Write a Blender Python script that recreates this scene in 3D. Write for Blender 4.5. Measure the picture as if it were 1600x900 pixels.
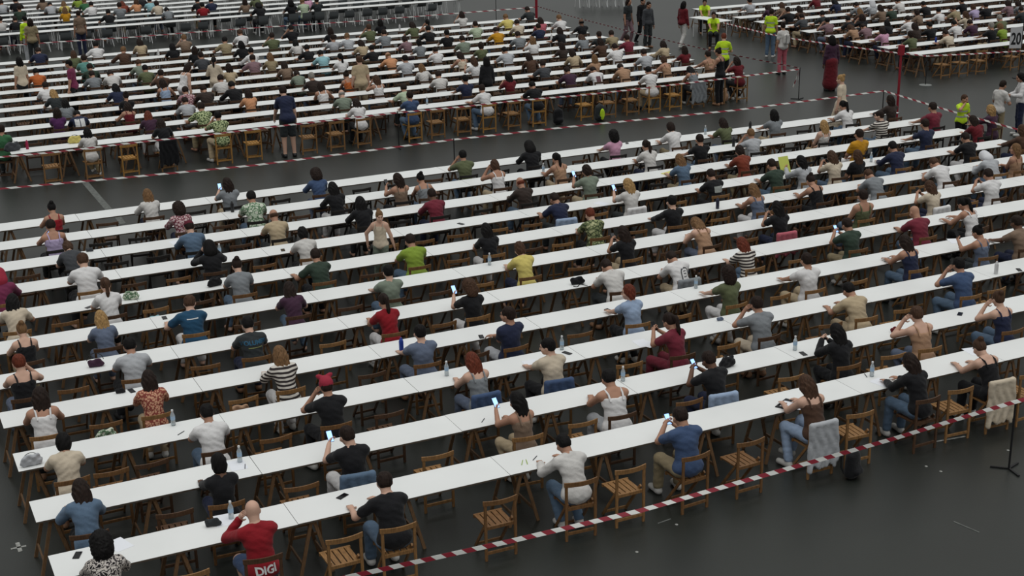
import bpy, math, random
import numpy as np
from mathutils import Matrix, Vector, Quaternion

for _o in list(bpy.data.objects):
    bpy.data.objects.remove(_o)
SC = bpy.context.scene
COL = SC.collection
RND = random.Random(7)

# ------------------------------------------------------------------ camera, light, exposure
FPX = 2201.72                      # focal length in pixels of the 1600x900 frame
YAW, PITCH, ROLL = 0.4442924, 0.32590623, -0.0186845
CAMZ = 8.54
_cy, _sy, _cp, _sp = math.cos(YAW), math.sin(YAW), math.cos(PITCH), math.sin(PITCH)
FWD = Vector((_sy*_cp, _cy*_cp, -_sp)); _r0 = Vector((_cy, -_sy, 0)); _u0 = _r0.cross(FWD)
RIGHT = _r0*math.cos(ROLL) + _u0*math.sin(ROLL)
UP = -_r0*math.sin(ROLL) + _u0*math.cos(ROLL)
cam_d = bpy.data.cameras.new('camera'); cam = bpy.data.objects.new('camera', cam_d); COL.objects.link(cam)
M = Matrix.Identity(4)
for i in range(3):
    M[i][0] = RIGHT[i]; M[i][1] = UP[i]; M[i][2] = -FWD[i]
M.translation = (0, 0, CAMZ)
cam.matrix_world = M
cam_d.sensor_width = 36; cam_d.lens = FPX/1600*36; cam_d.clip_end = 400
SC.camera = cam

wd = bpy.data.worlds.new('hall_daylight'); SC.world = wd; wd.use_nodes = True
wd.node_tree.nodes['Background'].inputs[0].default_value = (0.965, 0.985, 0.97, 1)
wd.node_tree.nodes['Background'].inputs[1].default_value = 0.36
sun_d = bpy.data.lights.new('roof_daylight', 'SUN'); sun = bpy.data.objects.new('roof_daylight', sun_d); COL.objects.link(sun)
sun_d.energy = 1.75; sun_d.angle = math.radians(80); sun_d.color = (0.985, 1.0, 0.98)
sun.rotation_euler = (math.radians(5), math.radians(3), 0)
vs = SC.view_settings
vs.view_transform = 'Standard'; vs.look = 'None'; vs.gamma = 1.0; vs.use_curve_mapping = False
vs.exposure = 0.0

# ------------------------------------------------------------------ pixel <-> place
CAMP = Vector((0, 0, CAMZ))
def proj(P):
    v = Vector(P) - CAMP; z = v.dot(FWD)
    return 800 + FPX*v.dot(RIGHT)/z, 450 - FPX*v.dot(UP)/z
def at(x, y, z=0.0):
    """the point of height z that the pixel looks at"""
    d = RIGHT*((x-800)/FPX) - UP*((y-450)/FPX) + FWD
    return CAMP + d*((z-CAMZ)/d.z)
def x_on(px, Y, z):
    """X of the point of the line (Y, z) that shows in pixel column px"""
    lo, hi = -30.0, 120.0
    for _ in range(50):
        m = (lo+hi)/2
        if proj((m, Y, z))[0] < px: lo = m
        else: hi = m
    return lo

# ------------------------------------------------------------------ materials
def lin(c):
    return tuple(((v/255)/12.92 if v/255 <= .04045 else ((v/255+.055)/1.055)**2.4) for v in c)
MATS = {}
def mat(name, rgb, rough=.6, spec=.4, bump=0, bscale=10, vary=0, vscale=6, metal=0, emit=0, alpha=None, trans=0, sheen=0):
    if name in MATS: return MATS[name]
    m = bpy.data.materials.new(name); m.use_nodes = True; MATS[name] = m
    nt = m.node_tree; b = nt.nodes['Principled BSDF']
    c = lin(rgb)
    b.inputs['Base Color'].default_value = (*c, 1); b.inputs['Roughness'].default_value = rough
    b.inputs['Specular IOR Level'].default_value = spec; b.inputs['Metallic'].default_value = metal
    if trans: b.inputs['Transmission Weight'].default_value = trans; b.inputs['IOR'].default_value = 1.33
    if sheen: b.inputs['Sheen Weight'].default_value = sheen
    if emit:
        b.inputs['Emission Color'].default_value = (*c, 1); b.inputs['Emission Strength'].default_value = emit
    if bump or vary:
        tc = nt.nodes.new('ShaderNodeTexCoord')
        if vary:
            n = nt.nodes.new('ShaderNodeTexNoise'); n.inputs['Scale'].default_value = vscale; n.inputs['Detail'].default_value = 5
            nt.links.new(tc.outputs['Object'], n.inputs['Vector'])
            r = nt.nodes.new('ShaderNodeValToRGB')
            r.color_ramp.elements[0].position = .3; r.color_ramp.elements[1].position = .7
            r.color_ramp.elements[0].color = (*[v*(1-vary) for v in c], 1); r.color_ramp.elements[1].color = (*[min(1, v*(1+vary)) for v in c], 1)
            nt.links.new(n.outputs['Fac'], r.inputs['Fac']); nt.links.new(r.outputs['Color'], b.inputs['Base Color'])
        if bump:
            n = nt.nodes.new('ShaderNodeTexNoise'); n.inputs['Scale'].default_value = bscale; n.inputs['Detail'].default_value = 3
            nt.links.new(tc.outputs['Object'], n.inputs['Vector'])
            bp = nt.nodes.new('ShaderNodeBump'); bp.inputs['Strength'].default_value = bump; bp.inputs['Distance'].default_value = .03
            nt.links.new(n.outputs['Fac'], bp.inputs['Height']); nt.links.new(bp.outputs['Normal'], b.inputs['Normal'])
    return m
def wood(name, rgb):
    if name in MATS: return MATS[name]
    m = mat(name, rgb, .45, .35)
    nt = m.node_tree; b = nt.nodes['Principled BSDF']; c = lin(rgb)
    tc = nt.nodes.new('ShaderNodeTexCoord'); mp = nt.nodes.new('ShaderNodeMapping'); mp.inputs['Scale'].default_value = (30, 4, 4)
    n = nt.nodes.new('ShaderNodeTexNoise'); n.inputs['Scale'].default_value = 3; n.inputs['Detail'].default_value = 6
    r = nt.nodes.new('ShaderNodeValToRGB')
    r.color_ramp.elements[0].position = .3; r.color_ramp.elements[1].position = .72
    r.color_ramp.elements[0].color = (*[v*.62 for v in c], 1); r.color_ramp.elements[1].color = (*[v*1.25 for v in c], 1)
    nt.links.new(tc.outputs['Object'], mp.inputs['Vector']); nt.links.new(mp.outputs['Vector'], n.inputs['Vector'])
    nt.links.new(n.outputs['Fac'], r.inputs['Fac']); nt.links.new(r.outputs['Color'], b.inputs['Base Color'])
    return m
def pattern(name, kind, stops, scale=20):
    """cloth with woven or printed pattern: stripe (rings along height), spots (voronoi), camo (noise)"""
    if name in MATS: return MATS[name]
    m = mat(name, stops[0], .85, .2, bump=.5, bscale=9)
    nt = m.node_tree; b = nt.nodes['Principled BSDF']; tc = nt.nodes.new('ShaderNodeTexCoord')
    r = nt.nodes.new('ShaderNodeValToRGB'); r.color_ramp.interpolation = 'CONSTANT'
    if kind == 'stripe':
        t = nt.nodes.new('ShaderNodeTexWave'); t.wave_type = 'BANDS'; t.bands_direction = 'Z'; out = 'Fac'
        t.inputs['Distortion'].default_value = .6; t.inputs['Detail'].default_value = 1
    elif kind == 'spots':
        t = nt.nodes.new('ShaderNodeTexVoronoi'); out = 'Distance'
    else:
        t = nt.nodes.new('ShaderNodeTexNoise'); t.inputs['Detail'].default_value = 1.5; out = 'Fac'
    t.inputs['Scale'].default_value = scale
    nt.links.new(tc.outputs['Object'], t.inputs['Vector'])
    el = r.color_ramp.elements
    pos = {2: (0, .5), 3: (0, .42, .55), 4: (0, .38, .5, .6)}[len(stops)]
    while len(el) < len(stops): el.new(.5)
    for e, p, c in zip(el, pos, stops): e.position = p; e.color = (*lin(c), 1)
    nt.links.new(t.outputs[out], r.inputs['Fac']); nt.links.new(r.outputs['Color'], b.inputs['Base Color'])
    return m

# ------------------------------------------------------------------ mesh helpers
def npmesh(name, V, Q, mats=(), mi=None, smooth=True):
    """mesh from vertex array and a list of faces arrays (quads/tris, -1 padded)"""
    V = np.asarray(V, np.float32); Q = np.asarray(Q, np.int32)
    me = bpy.data.meshes.new(name)
    if Q.shape[1] == 4:
        cnt = np.where(Q[:, 3] < 0, 3, 4)
    else: cnt = np.full(len(Q), 3)
    loops = Q[Q >= 0] if (Q < 0).any() else Q.ravel()
    start = np.concatenate([[0], np.cumsum(cnt)[:-1]]).astype(np.int32)
    me.vertices.add(len(V)); me.vertices.foreach_set('co', V.ravel())
    me.loops.add(len(loops)); me.loops.foreach_set('vertex_index', loops.astype(np.int32))
    me.polygons.add(len(Q)); me.polygons.foreach_set('loop_start', start)
    me.polygons.foreach_set('loop_total', cnt.astype(np.int32))
    for m in mats: me.materials.append(m)
    if mi is not None: me.polygons.foreach_set('material_index', np.asarray(mi, np.int32))
    me.polygons.foreach_set('use_smooth', np.full(len(Q), bool(smooth)))
    me.update(calc_edges=True); me.validate()
    return me
class MB:
    """collects boxes, beams and tubes into one mesh"""
    def __init__(s): s.v = []; s.f = []; s.m = []
    def add(s, vs_, fs, m=0):
        n = len(s.v); s.v += [tuple(v) for v in vs_]; s.f += [tuple(i+n for i in f) for f in fs]; s.m += [m]*len(fs); return s
    def box(s, x0, x1, y0, y1, z0, z1, m=0):
        return s.add([(x, y, z) for x in (x0, x1) for y in (y0, y1) for z in (z0, z1)],
                     [(0, 1, 3, 2), (4, 6, 7, 5), (0, 4, 5, 1), (2, 3, 7, 6), (0, 2, 6, 4), (1, 5, 7, 3)], m)
    def beam(s, p, q, w, h, up=(0, 0, 1), m=0):
        p, q = Vector(p), Vector(q); d = (q-p).normalized(); up = Vector(up)
        if abs(d.dot(up)) > .95: up = Vector((0, 1, 0))
        a = d.cross(up).normalized()*w/2; b = a.cross(d).normalized()*h/2
        vs_ = [c+sa*a+sb*b for c in (p, q) for sa, sb in ((-1, -1), (1, -1), (1, 1), (-1, 1))]
        return s.add(vs_, [(3, 2, 1, 0), (4, 5, 6, 7), (0, 1, 5, 4), (1, 2, 6, 5), (2, 3, 7, 6), (3, 0, 4, 7)], m)
    def tube(s, pts, rad, n=8, m=0, cap=True):
        pts = [Vector(p) for p in pts]; rad = rad if hasattr(rad, '__len__') else [rad]*len(pts)
        vs_ = []; ref = Vector((0.3, 0.1, 1)).normalized()
        for i, p in enumerate(pts):
            d = (pts[min(i+1, len(pts)-1)]-pts[max(i-1, 0)]).normalized()
            rf = ref if abs(d.dot(ref)) < .95 else Vector((1, 0, 0))
            a = d.cross(rf).normalized(); b = d.cross(a)
            vs_ += [p+(a*math.cos(2*math.pi*k/n)+b*math.sin(2*math.pi*k/n))*rad[i] for k in range(n)]
        fs = [(i*n+k, i*n+(k+1) % n, (i+1)*n+(k+1) % n, (i+1)*n+k) for i in range(len(pts)-1) for k in range(n)]
        if cap: fs += [tuple(range(n-1, -1, -1)), tuple((len(pts)-1)*n+k for k in range(n))]
        return s.add(vs_, fs, m)
    def lathe(s, prof, n=12, m=0):
        vs_ = [(r*math.cos(2*math.pi*k/n), r*math.sin(2*math.pi*k/n), z) for r, z in prof for k in range(n)]
        fs = [(i*n+k, i*n+(k+1) % n, (i+1)*n+(k+1) % n, (i+1)*n+k) for i in range(len(prof)-1) for k in range(n)]
        fs += [tuple(range(n-1, -1, -1)), tuple((len(prof)-1)*n+k for k in range(n))]
        return s.add(vs_, fs, m)
    def mesh(s, name, mats, smooth=False):
        me = bpy.data.meshes.new(name); me.from_pydata(s.v, [], s.f)
        for m in (mats if isinstance(mats, (list, tuple)) else [mats]): me.materials.append(m)
        if any(s.m): me.polygons.foreach_set('material_index', s.m)
        if smooth: me.polygons.foreach_set('use_smooth', [True]*len(s.f))
        me.update(); return me
def new(name, data, parent=None, loc=None, rz=0, label=None, cat=None, group=None, kind=None, mats=None, scale=None, mtx=None):
    o = bpy.data.objects.new(name, data); COL.objects.link(o)
    if parent: o.parent = parent
    if mtx is not None: o.matrix_basis = mtx
    if loc is not None: o.location = loc
    if rz: o.rotation_euler[2] = rz
    if scale is not None: o.scale = scale
    if label: o['label'] = label
    if cat: o['category'] = cat
    if group: o['group'] = group
    if kind: o['kind'] = kind
    if mats:
        for i, m in enumerate(mats):
            if i < len(o.material_slots): o.material_slots[i].link = 'OBJECT'; o.material_slots[i].material = m
    return o
ORD = ['zeroth', 'first', 'second', 'third', 'fourth', 'fifth', 'sixth', 'seventh', 'eighth', 'ninth', 'tenth', 'eleventh', 'twelfth', 'thirteenth',
       'fourteenth', 'fifteenth', 'sixteenth', 'seventeenth', 'eighteenth', 'nineteenth', 'twentieth']
def nth(n):
    if n <= 20: return ORD[n]
    t = {2: 'twenty', 3: 'thirty', 4: 'forty'}[n//10]
    return t+'-'+ORD[n % 10] if n % 10 else {3: 'thirtieth', 4: 'fortieth'}[n//10]

# ------------------------------------------------------------------ signed-distance bodies
def surface_nets(F, org, cell):
    S = F < 0
    nx, ny, nz = F.shape
    cs = np.zeros((nx-1, ny-1, nz-1), np.int8)
    for a in (0, 1):
        for b in (0, 1):
            for c in (0, 1): cs += S[a:nx-1+a, b:ny-1+b, c:nz-1+c]
    ii = np.argwhere((cs > 0) & (cs < 8))
    idx = np.full(cs.shape, -1, np.int32); idx[tuple(ii.T)] = np.arange(len(ii))
    acc = np.zeros((len(ii), 3)); num = np.zeros(len(ii))
    corners = [(a, b, c) for a in (0, 1) for b in (0, 1) for c in (0, 1)]
    val = {c: F[ii[:, 0]+c[0], ii[:, 1]+c[1], ii[:, 2]+c[2]] for c in corners}
    for c in corners:
        for ax in range(3):
            if c[ax]: continue
            e = list(c); e[ax] = 1; e = tuple(e)
            f0, f1 = val[c], val[e]; k = (f0 < 0) != (f1 < 0)
            t = np.where(k, f0/np.where(k, f0-f1, 1), 0)
            p = np.tile(np.array(c, float), (len(ii), 1)); p[:, ax] += t
            acc[k] += p[k]; num += k
    V = (ii+acc/num[:, None])*cell+org
    Q = []
    for ax in range(3):
        s0 = [slice(None)]*3; s1 = [slice(None)]*3; s0[ax] = slice(0, -1); s1[ax] = slice(1, None)
        A, B = S[tuple(s0)], S[tuple(s1)]
        e = np.argwhere(A != B)
        o1, o2 = [(1, 2), (2, 0), (0, 1)][ax]
        ok = (e[:, o1] > 0) & (e[:, o2] > 0) & (e[:, o1] < F.shape[o1]-1) & (e[:, o2] < F.shape[o2]-1)
        e = e[ok]
        def cell_of(d1, d2):
            g = e.copy(); g[:, o1] -= d1; g[:, o2] -= d2; return idx[tuple(g.T)]
        q = np.stack([cell_of(1, 1), cell_of(0, 1), cell_of(0, 0), cell_of(1, 0)], 1)
        inside = A[tuple(e.T)]
        q[~inside] = q[~inside][:, ::-1]
        Q.append(q)
    return V, np.concatenate(Q)
def cone(a, b, ra, rb, k=.03): return ('c', np.array(a, float), np.array(b, float), ra, rb, k)
def ell(c, r, R=None, k=.03): return ('e', np.array(c, float), np.array(r, float), R, k)
def sdf(prims, cell, inflate=0.0, cuts=(), post=None):
    lo = np.array([1e9]*3); hi = -lo
    for p in prims:
        if p[0] == 'c':
            for q, r in ((p[1], p[3]), (p[2], p[4])): lo = np.minimum(lo, q-r); hi = np.maximum(hi, q+r)
        else: lo = np.minimum(lo, p[1]-max(p[2])); hi = np.maximum(hi, p[1]+max(p[2]))
    lo = lo-inflate-2.5*cell; hi = hi+inflate+2.5*cell
    n = np.ceil((hi-lo)/cell).astype(int)+1
    F = np.full(n, .5)
    ax = [lo[i]+cell*np.arange(n[i]) for i in range(3)]
    for p in prims:
        k = p[-1]; mg = .06+inflate+k
        if p[0] == 'c': a, b = np.minimum(p[1]-p[3], p[2]-p[4])-mg, np.maximum(p[1]+p[3], p[2]+p[4])+mg
        else: rr = max(p[2]); a, b = p[1]-rr-mg, p[1]+rr+mg
        i0 = np.clip(((a-lo)/cell).astype(int), 0, n-1); i1 = np.clip(((b-lo)/cell).astype(int)+2, 1, n)
        sl = tuple(slice(i0[i], i1[i]) for i in range(3))
        X, Y, Z = np.meshgrid(*[ax[i][sl[i]] for i in range(3)], indexing='ij', sparse=True)
        if p[0] == 'c':
            ba = p[2]-p[1]; L = ba@ba+1e-9
            x, y, z = X-p[1][0], Y-p[1][1], Z-p[1][2]
            t = np.clip((x*ba[0]+y*ba[1]+z*ba[2])/L, 0, 1)
            d = np.sqrt((x-t*ba[0])**2+(y-t*ba[1])**2+(z-t*ba[2])**2)-(p[3]+(p[4]-p[3])*t)
        else:
            x, y, z = X-p[1][0], Y-p[1][1], Z-p[1][2]
            if p[3] is not None:
                R = p[3]; x, y, z = (R[0][i]*x+R[1][i]*y+R[2][i]*z for i in range(3))
            r = p[2]
            k0 = np.sqrt((x/r[0])**2+(y/r[1])**2+(z/r[2])**2); k1 = np.sqrt((x/r[0]**2)**2+(y/r[1]**2)**2+(z/r[2]**2)**2)+1e-9
            d = k0*(k0-1)/k1
        d = d-inflate
        G = F[sl]; h = np.clip(.5+.5*(G-d)/k, 0, 1)
        F[sl] = G*(1-h)+d*h-k*h*(1-h)
    X, Y, Z = np.meshgrid(*ax, indexing='ij', sparse=True)
    for nrm, c in cuts: F = np.maximum(F, X*nrm[0]+Y*nrm[1]+Z*nrm[2]-c)
    if post is not None: F = post(F, X, Y, Z)
    F[0], F[-1] = .1, .1; F[:, 0], F[:, -1] = .1, .1; F[:, :, 0], F[:, :, -1] = .1, .1
    return surface_nets(F, lo, cell)
def rotx(a): c, s = math.cos(a), math.sin(a); return np.array([[1, 0, 0], [0, c, -s], [0, s, c]])
def rotz(a): c, s = math.cos(a), math.sin(a); return np.array([[c, -s, 0], [s, c, 0], [0, 0, 1.]])
def roty(a): c, s = math.cos(a), math.sin(a); return np.array([[c, 0, s], [0, 1, 0], [-s, 0, c]])
# ------------------------------------------------------------------ people
SKIN = {'a': mat('skin_fair', (198, 160, 140), .6, .3), 'b': mat('skin_tan', (170, 128, 106), .6, .3), 'c': mat('skin_brown', (104, 74, 58), .6, .3)}
EYE = mat('eye_dark', (28, 22, 20), .25); LIP = mat('lip', (160, 92, 86), .5)
def hair_mat(code, rgb):
    m = mat('hair_'+code, rgb, .6, .12)
    nt = m.node_tree; b = nt.nodes['Principled BSDF']; tc = nt.nodes.new('ShaderNodeTexCoord')
    mp = nt.nodes.new('ShaderNodeMapping'); mp.inputs['Scale'].default_value = (60, 60, 6)
    n = nt.nodes.new('ShaderNodeTexNoise'); n.inputs['Scale'].default_value = 1.5; n.inputs['Detail'].default_value = 4
    r = nt.nodes.new('ShaderNodeValToRGB'); c = lin(rgb)
    r.color_ramp.elements[0].position = .32; r.color_ramp.elements[1].position = .7
    r.color_ramp.elements[0].color = (*[v*.5 for v in c], 1); r.color_ramp.elements[1].color = (*[v*1.5 for v in c], 1)
    bp = nt.nodes.new('ShaderNodeBump'); bp.inputs['Strength'].default_value = .5; bp.inputs['Distance'].default_value = .01
    nt.links.new(tc.outputs['Object'], mp.inputs['Vector']); nt.links.new(mp.outputs['Vector'], n.inputs['Vector'])
    nt.links.new(n.outputs['Fac'], r.inputs['Fac']); nt.links.new(r.outputs['Color'], b.inputs['Base Color'])
    nt.links.new(n.outputs['Fac'], bp.inputs['Height']); nt.links.new(bp.outputs['Normal'], b.inputs['Normal'])
    return m
HAIRC = {'k': ('black', hair_mat('black', (20, 18, 18))), 'd': ('dark', hair_mat('dark_brown', (38, 28, 24))), 'b': ('brown', hair_mat('brown', (70, 50, 38))),
         'l': ('light-brown', hair_mat('light_brown', (112, 84, 58))), 'y': ('blond', hair_mat('blond', (156, 124, 82))), 'r': ('reddish', hair_mat('reddish', (98, 48, 34))),
         'g': ('grey', hair_mat('grey', (132, 128, 122))), 'p': ('red', mat('scarf_red', (150, 44, 62), .8, .2, bump=.6, bscale=12)),
         'w': ('white', mat('hood_white', (206, 206, 210), .85, .2, bump=.5)), 'm': ('maroon', mat('cap_maroon', (92, 34, 46), .85, .2))}
def shift(V, Q, m, out):
    n = sum(len(v) for v in out['V']); out['V'].append(V); out['Q'].append(Q+np.where(Q < 0, 0, n)); out['M'].append(np.full(len(Q), m))
def small_ball(c, r, n=6, m=5):
    c, r = np.array(c), np.array(r); V = [c+r*np.array([0, 0, 1])]; Q = []
    for i in range(1, m):
        a = math.pi*i/m
        for k in range(n):
            b = 2*math.pi*k/n; V.append(c+r*np.array([math.sin(a)*math.cos(b), math.sin(a)*math.sin(b), math.cos(a)]))
    V.append(c-r*np.array([0, 0, 1]))
    for k in range(n):
        Q.append((0, 1+k, 1+(k+1) % n, -1)); e = 1+(m-2)*n; Q.append((len(V)-1, e+(k+1) % n, e+k, -1))
    for i in range(m-2):
        for k in range(n): Q.append((1+i*n+k, 1+(i+1)*n+k, 1+(i+1)*n+(k+1) % n, 1+i*n+(k+1) % n))
    return np.array(V), np.array(Q)
def make_head():
    P = [ell((0, -.012, .028), (.074, .094, .092), k=.02), ell((0, .022, -.045), (.058, .066, .072), k=.035), ell((0, .062, -.088), (.026, .026, .022), k=.03),
         cone((0, .084, .018), (0, .108, -.024), .008, .014, .014), ell((0, .1, -.027), (.019, .012, .01), k=.012), ell((0, .078, .036), (.05, .014, .01), k=.02),
         ell((.047, .055, -.03), (.026, .026, .022), k=.03), ell((-.047, .055, -.03), (.026, .026, .022), k=.03),
         ell((.076, -.005, -.012), (.011, .022, .031), k=.008), ell((-.076, -.005, -.012), (.011, .022, .031), k=.008),
         ell((0, .088, -.062), (.022, .01, .009), k=.01), cone((0, -.03, -.03), (0, -.035, -.12), .056, .054, .03)]
    V, Q = sdf(P, .011)
    out = dict(V=[], Q=[], M=[]); shift(V, Q, 0, out)
    for s in (-1, 1):
        shift(*small_ball((s*.032, .0795, .008), (.013, .008, .007)), 1, out)
        shift(*small_ball((s*.033, .0885, .032), (.018, .007, .004)), 1, out)
    shift(*small_ball((0, .0955, -.064), (.02, .007, .006)), 2, out)
    return np.concatenate(out['V']), np.concatenate(out['Q']), np.concatenate(out['M'])
HEAD = make_head()
def tube_np(pts, rad, n=5):
    V = []; Q = []
    for i, p in enumerate(pts):
        d = pts[min(i+1, len(pts)-1)]-pts[max(i-1, 0)]; d = d/np.linalg.norm(d)
        rf = np.array([.2, .1, 1.]) if abs(d[2]) < .9 else np.array([1., 0, 0])
        a = np.cross(d, rf); a /= np.linalg.norm(a); b = np.cross(d, a)
        V += [p+(a*math.cos(2*math.pi*k/n)+b*math.sin(2*math.pi*k/n))*rad[i] for k in range(n)]
    V.append(pts[-1]+(pts[-1]-pts[-2])/np.linalg.norm(pts[-1]-pts[-2])*rad[-1]*.7)
    for i in range(len(pts)-1):
        for k in range(n): Q.append((i*n+k, (i+1)*n+k, (i+1)*n+(k+1) % n, i*n+(k+1) % n))
    e = (len(pts)-1)*n
    for k in range(n): Q.append((e+k, len(V)-1, e+(k+1) % n, -1))
    return np.array(V), np.array(Q)
def unit(v): return v/np.linalg.norm(v)
def ik(S, W, l1, l2, pole):
    d = W-S; D = min(np.linalg.norm(d), (l1+l2)*.995); d = unit(d); W = S+d*D
    a = (l1*l1-l2*l2+D*D)/(2*D); h = math.sqrt(max(l1*l1-a*a, 1e-6))
    pl = pole-d*(pole@d); return S+d*a+unit(pl)*h, W
LEGS = {  # hip height seat: knee, ankle, toe for the left (negative X) side and the right side
    'A': [((-.13, .36, .53), (-.13, .40, .09), (-.14, .56, .045)), ((.13, .36, .53), (.13, .38, .09), (.15, .54, .045))],
    'B': [((-.12, .35, .51), (-.10, .12, .10), (-.11, .27, .045)), ((.12, .35, .51), (.11, .06, .10), (.12, .21, .045))],
    'C': [((-.17, .35, .53), (-.20, .20, .09), (-.25, .35, .045)), ((.10, .36, .56), (-.06, .34, .17), (-.13, .47, .12))],
    'S': [((-.10, .02, .49), (-.11, -.03, .08), (-.13, .13, .04)), ((.10, .02, .49), (.11, -.01, .08), (.13, .15, .04))],
    'T': [((-.09, .16, .49), (-.09, .06, .08), (-.10, .22, .04)), ((.09, -.02, .48), (.09, -.26, .11), (.10, -.13, .05))],
}
# lean, head pitch, head yaw, twist, left hand, right hand (from the chair centre), grip
POSE = {
    'w': (20, 24, 0, 0, (-.10, .50, .775), (.15, .50, .78), .35), 'v': (27, 30, 6, 4, (-.20, .50, .775), (.10, .56, .78), .4),
    'u': (8, 10, 0, 0, (-.15, .46, .775), (.13, .47, .775), .2), 'p': (13, 26, 3, 0, (-.06, .38, .98), (.06, .38, .955), .9),
    'q': (10, 22, 14, 0, (-.13, .42, .97), (.12, .48, .775), .9), 'f': (16, 14, -6, -5, (-.10, .27, 1.06), (.14, .50, .775), .8),
    'F': (16, 14, 6, 5, (-.14, .50, .775), (.10, .27, 1.06), .8), 'b': (17, 22, 0, 0, (-.10, .29, 1.08), (.10, .29, 1.08), .7),
    'r': (-4, 12, 0, 0, (-.09, .20, .64), (.09, .20, .64), .4), 'x': (2, 4, 38, 12, (.12, .22, .84), (-.10, .24, .82), .6),
    'n': (34, 46, 0, 0, (-.06, .52, .775), (.12, .55, .775), .3), 'y': (12, 6, 50, 10, (-.15, .46, .775), (.13, .47, .775), .3),
    'e': (24, 20, -10, 8, (-.30, .44, .775), (.02, .54, .775), .3),
    # standing (hips at 0.92)
    'S0': (3, 8, 0, 0, (-.24, .05, .80), (.24, .05, .80), .3), 'S1': (4, 20, 0, 0, (-.10, .30, 1.12), (.10, .30, 1.10), .8),
    'S2': (24, 18, 0, 0, (-.22, .46, .80), (.22, .10, .72), .3), 'S3': (4, 6, 20, 6, (-.24, .08, .82), (.06, .18, 1.47), .8),
    'S4': (6, 10, 25, 0, (-.30, -.10, .86), (.32, -.06, .92), .5),
}
FIG = {}
def figure(pose, legs):
    key = (pose, legs)
    if key in FIG: return FIG[key]
    lean, hp, hy, tw, LH, RH, grip = POSE[pose]
    lean, hp, hy, tw = (math.radians(v) for v in (lean, hp, hy, tw))
    stand = pose[0] == 'S'
    H = np.array([0, -.02, .93]) if stand else np.array([0, -.085, .555])
    Rl, Ru = rotx(-lean*.7)@rotz(tw*.4), rotx(-lean*1.2)@rotz(tw)
    mid = H+Rl@np.array([0, -.012, .25]); N = mid+Ru@np.array([0, .004, .245])
    Rn = rotx(-(lean*.9+hp*.35)); Rh = rotz(hy)@rotx(-(lean*.45+hp))
    nt_ = N+Rn@np.array([0, .008, .085]); hc = nt_+Rh@np.array([0, .028, .095])
    T = [ell(H+np.array([0, .0, .0]), (.168, .125, .115), None, .05), ell((H+mid)/2+Rl@np.array([0, .006, .02]), (.140, .102, .17), Rl, .05),
         ell((mid+N)/2+Ru@np.array([0, .012, -.01]), (.152, .112, .175), Ru, .05)]
    sh = [N+Ru@np.array([s*.15, .008, -.045]) for s in (-1, 1)]
    T += [cone(sh[0]*.75+N*.25-np.array([0, 0, .01]), sh[1]*.75+N*.25-np.array([0, 0, .01]), .060, .060, .05)]
    TR = [cone(N+np.array([0, -.005, .02]), s, .046, .052, .04) for s in sh]
    neck = [cone(N-np.array([0, 0, .04]), nt_+Rh@np.array([0, -.01, .04]), .056, .052, .03)]
    arms = []; hands = []; fing = []
    for i, (s, W) in enumerate(((-1, LH), (1, RH))):
        W = np.array(W, float)
        if pose == 'x': pole = np.array([s*.6, .2, -1.])
        elif W[2] > .9 and not stand: pole = np.array([s*.75, .3, -1.])
        else: pole = np.array([s*.6, -.25, -.5])
        if stand and W[2] < .9: pole = np.array([s*.4, -1., 0])
        E_, W = ik(sh[i], W, .285, .255, pole)
        fd = unit(W-E_)
        onface = (pose in 'fFb' and W[2] > .95)
        if onface: hd = unit(hc+np.array([s*.07, .02, .03])-W)
        elif W[2] > .9 or pose == 'r' or stand: hd = fd
        else: hd = unit(fd*np.array([1, 1, 0])+np.array([0, .35, -.02]))
        pn = np.array([0, 0, -1.]) if (not onface and W[2] < .9 and not stand) else np.array([-s*1., .2, 0])
        pn = unit(pn-hd*(pn@hd)); sd = np.cross(pn, hd)
        arms.append((sh[i], E_, W)); palm = W+hd*.052
        hands.append((palm, hd, pn))
        for j, (o, L) in enumerate(((-.027, .062), (-.009, .074), (.009, .07), (.026, .055))):
            b0 = W+hd*.085+sd*o; c1 = grip*.75; c2 = grip*1.7
            p1 = b0+(hd*math.cos(c1)+pn*math.sin(c1))*L*.55; p2 = p1+(hd*math.cos(c2)+pn*math.sin(c2))*L*.5
            fing.append(tube_np([b0-hd*.015, p1, p2], [.0095, .009, .007]))
        tsd = sd if (sd@np.array([-s, 0, 0.])) > 0 else -sd
        b0 = W+hd*.025+tsd*.03; p1 = b0+unit(hd*.7+tsd*.8+pn*.3)*.035; p2 = p1+unit(hd+tsd*.2+pn*.4)*.028
        fing.append(tube_np([b0-tsd*.012, p1, p2], [.012, .011, .008]))
    upA = [cone(a, e, .056, .044, .03) for a, e, w in arms]; foA = [cone(e, w, .043, .029, .02) for a, e, w in arms]
    pal = [ell(p, (.042, .05, .016), np.stack([np.cross(n_, h_), h_, -n_], 1) if False else np.stack([np.cross(h_, -n_), h_, -n_], 1), .02) for p, h_, n_ in hands]
    lg = []; feet = []
    for s, (K, A, B) in zip((-1, 1), LEGS[legs]):
        hj = H+np.array([s*.09, .02, -.03]); K, A, B = (np.array(v) for v in (K, A, B))
        lg.append((hj, K, A)); feet.append((A, B))
    TH = [cone(h, k, .088, .062, .04) for h, k, a in lg]; SH = [cone(k, a, .060, .040, .03) for h, k, a in lg]
    FT = [[cone(a+np.array([0, -.03, -.045]), b, .037, .032, .02), cone(a, a-np.array([0, 0, .04]), .04, .04, .02)] for a, b in feet]
    V, Q = sdf(T+TR+neck+upA+foA+pal+TH+SH+FT[0]+FT[1], .0165)
    out = dict(V=[], Q=[], M=[]); shift(V, Q, 0, out)
    for v, q in fing: shift(v, q, 0, out)
    shift(HEAD[0]@Rh.T+hc, HEAD[1], 0, out); out['M'][-1] = HEAD[2]
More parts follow.
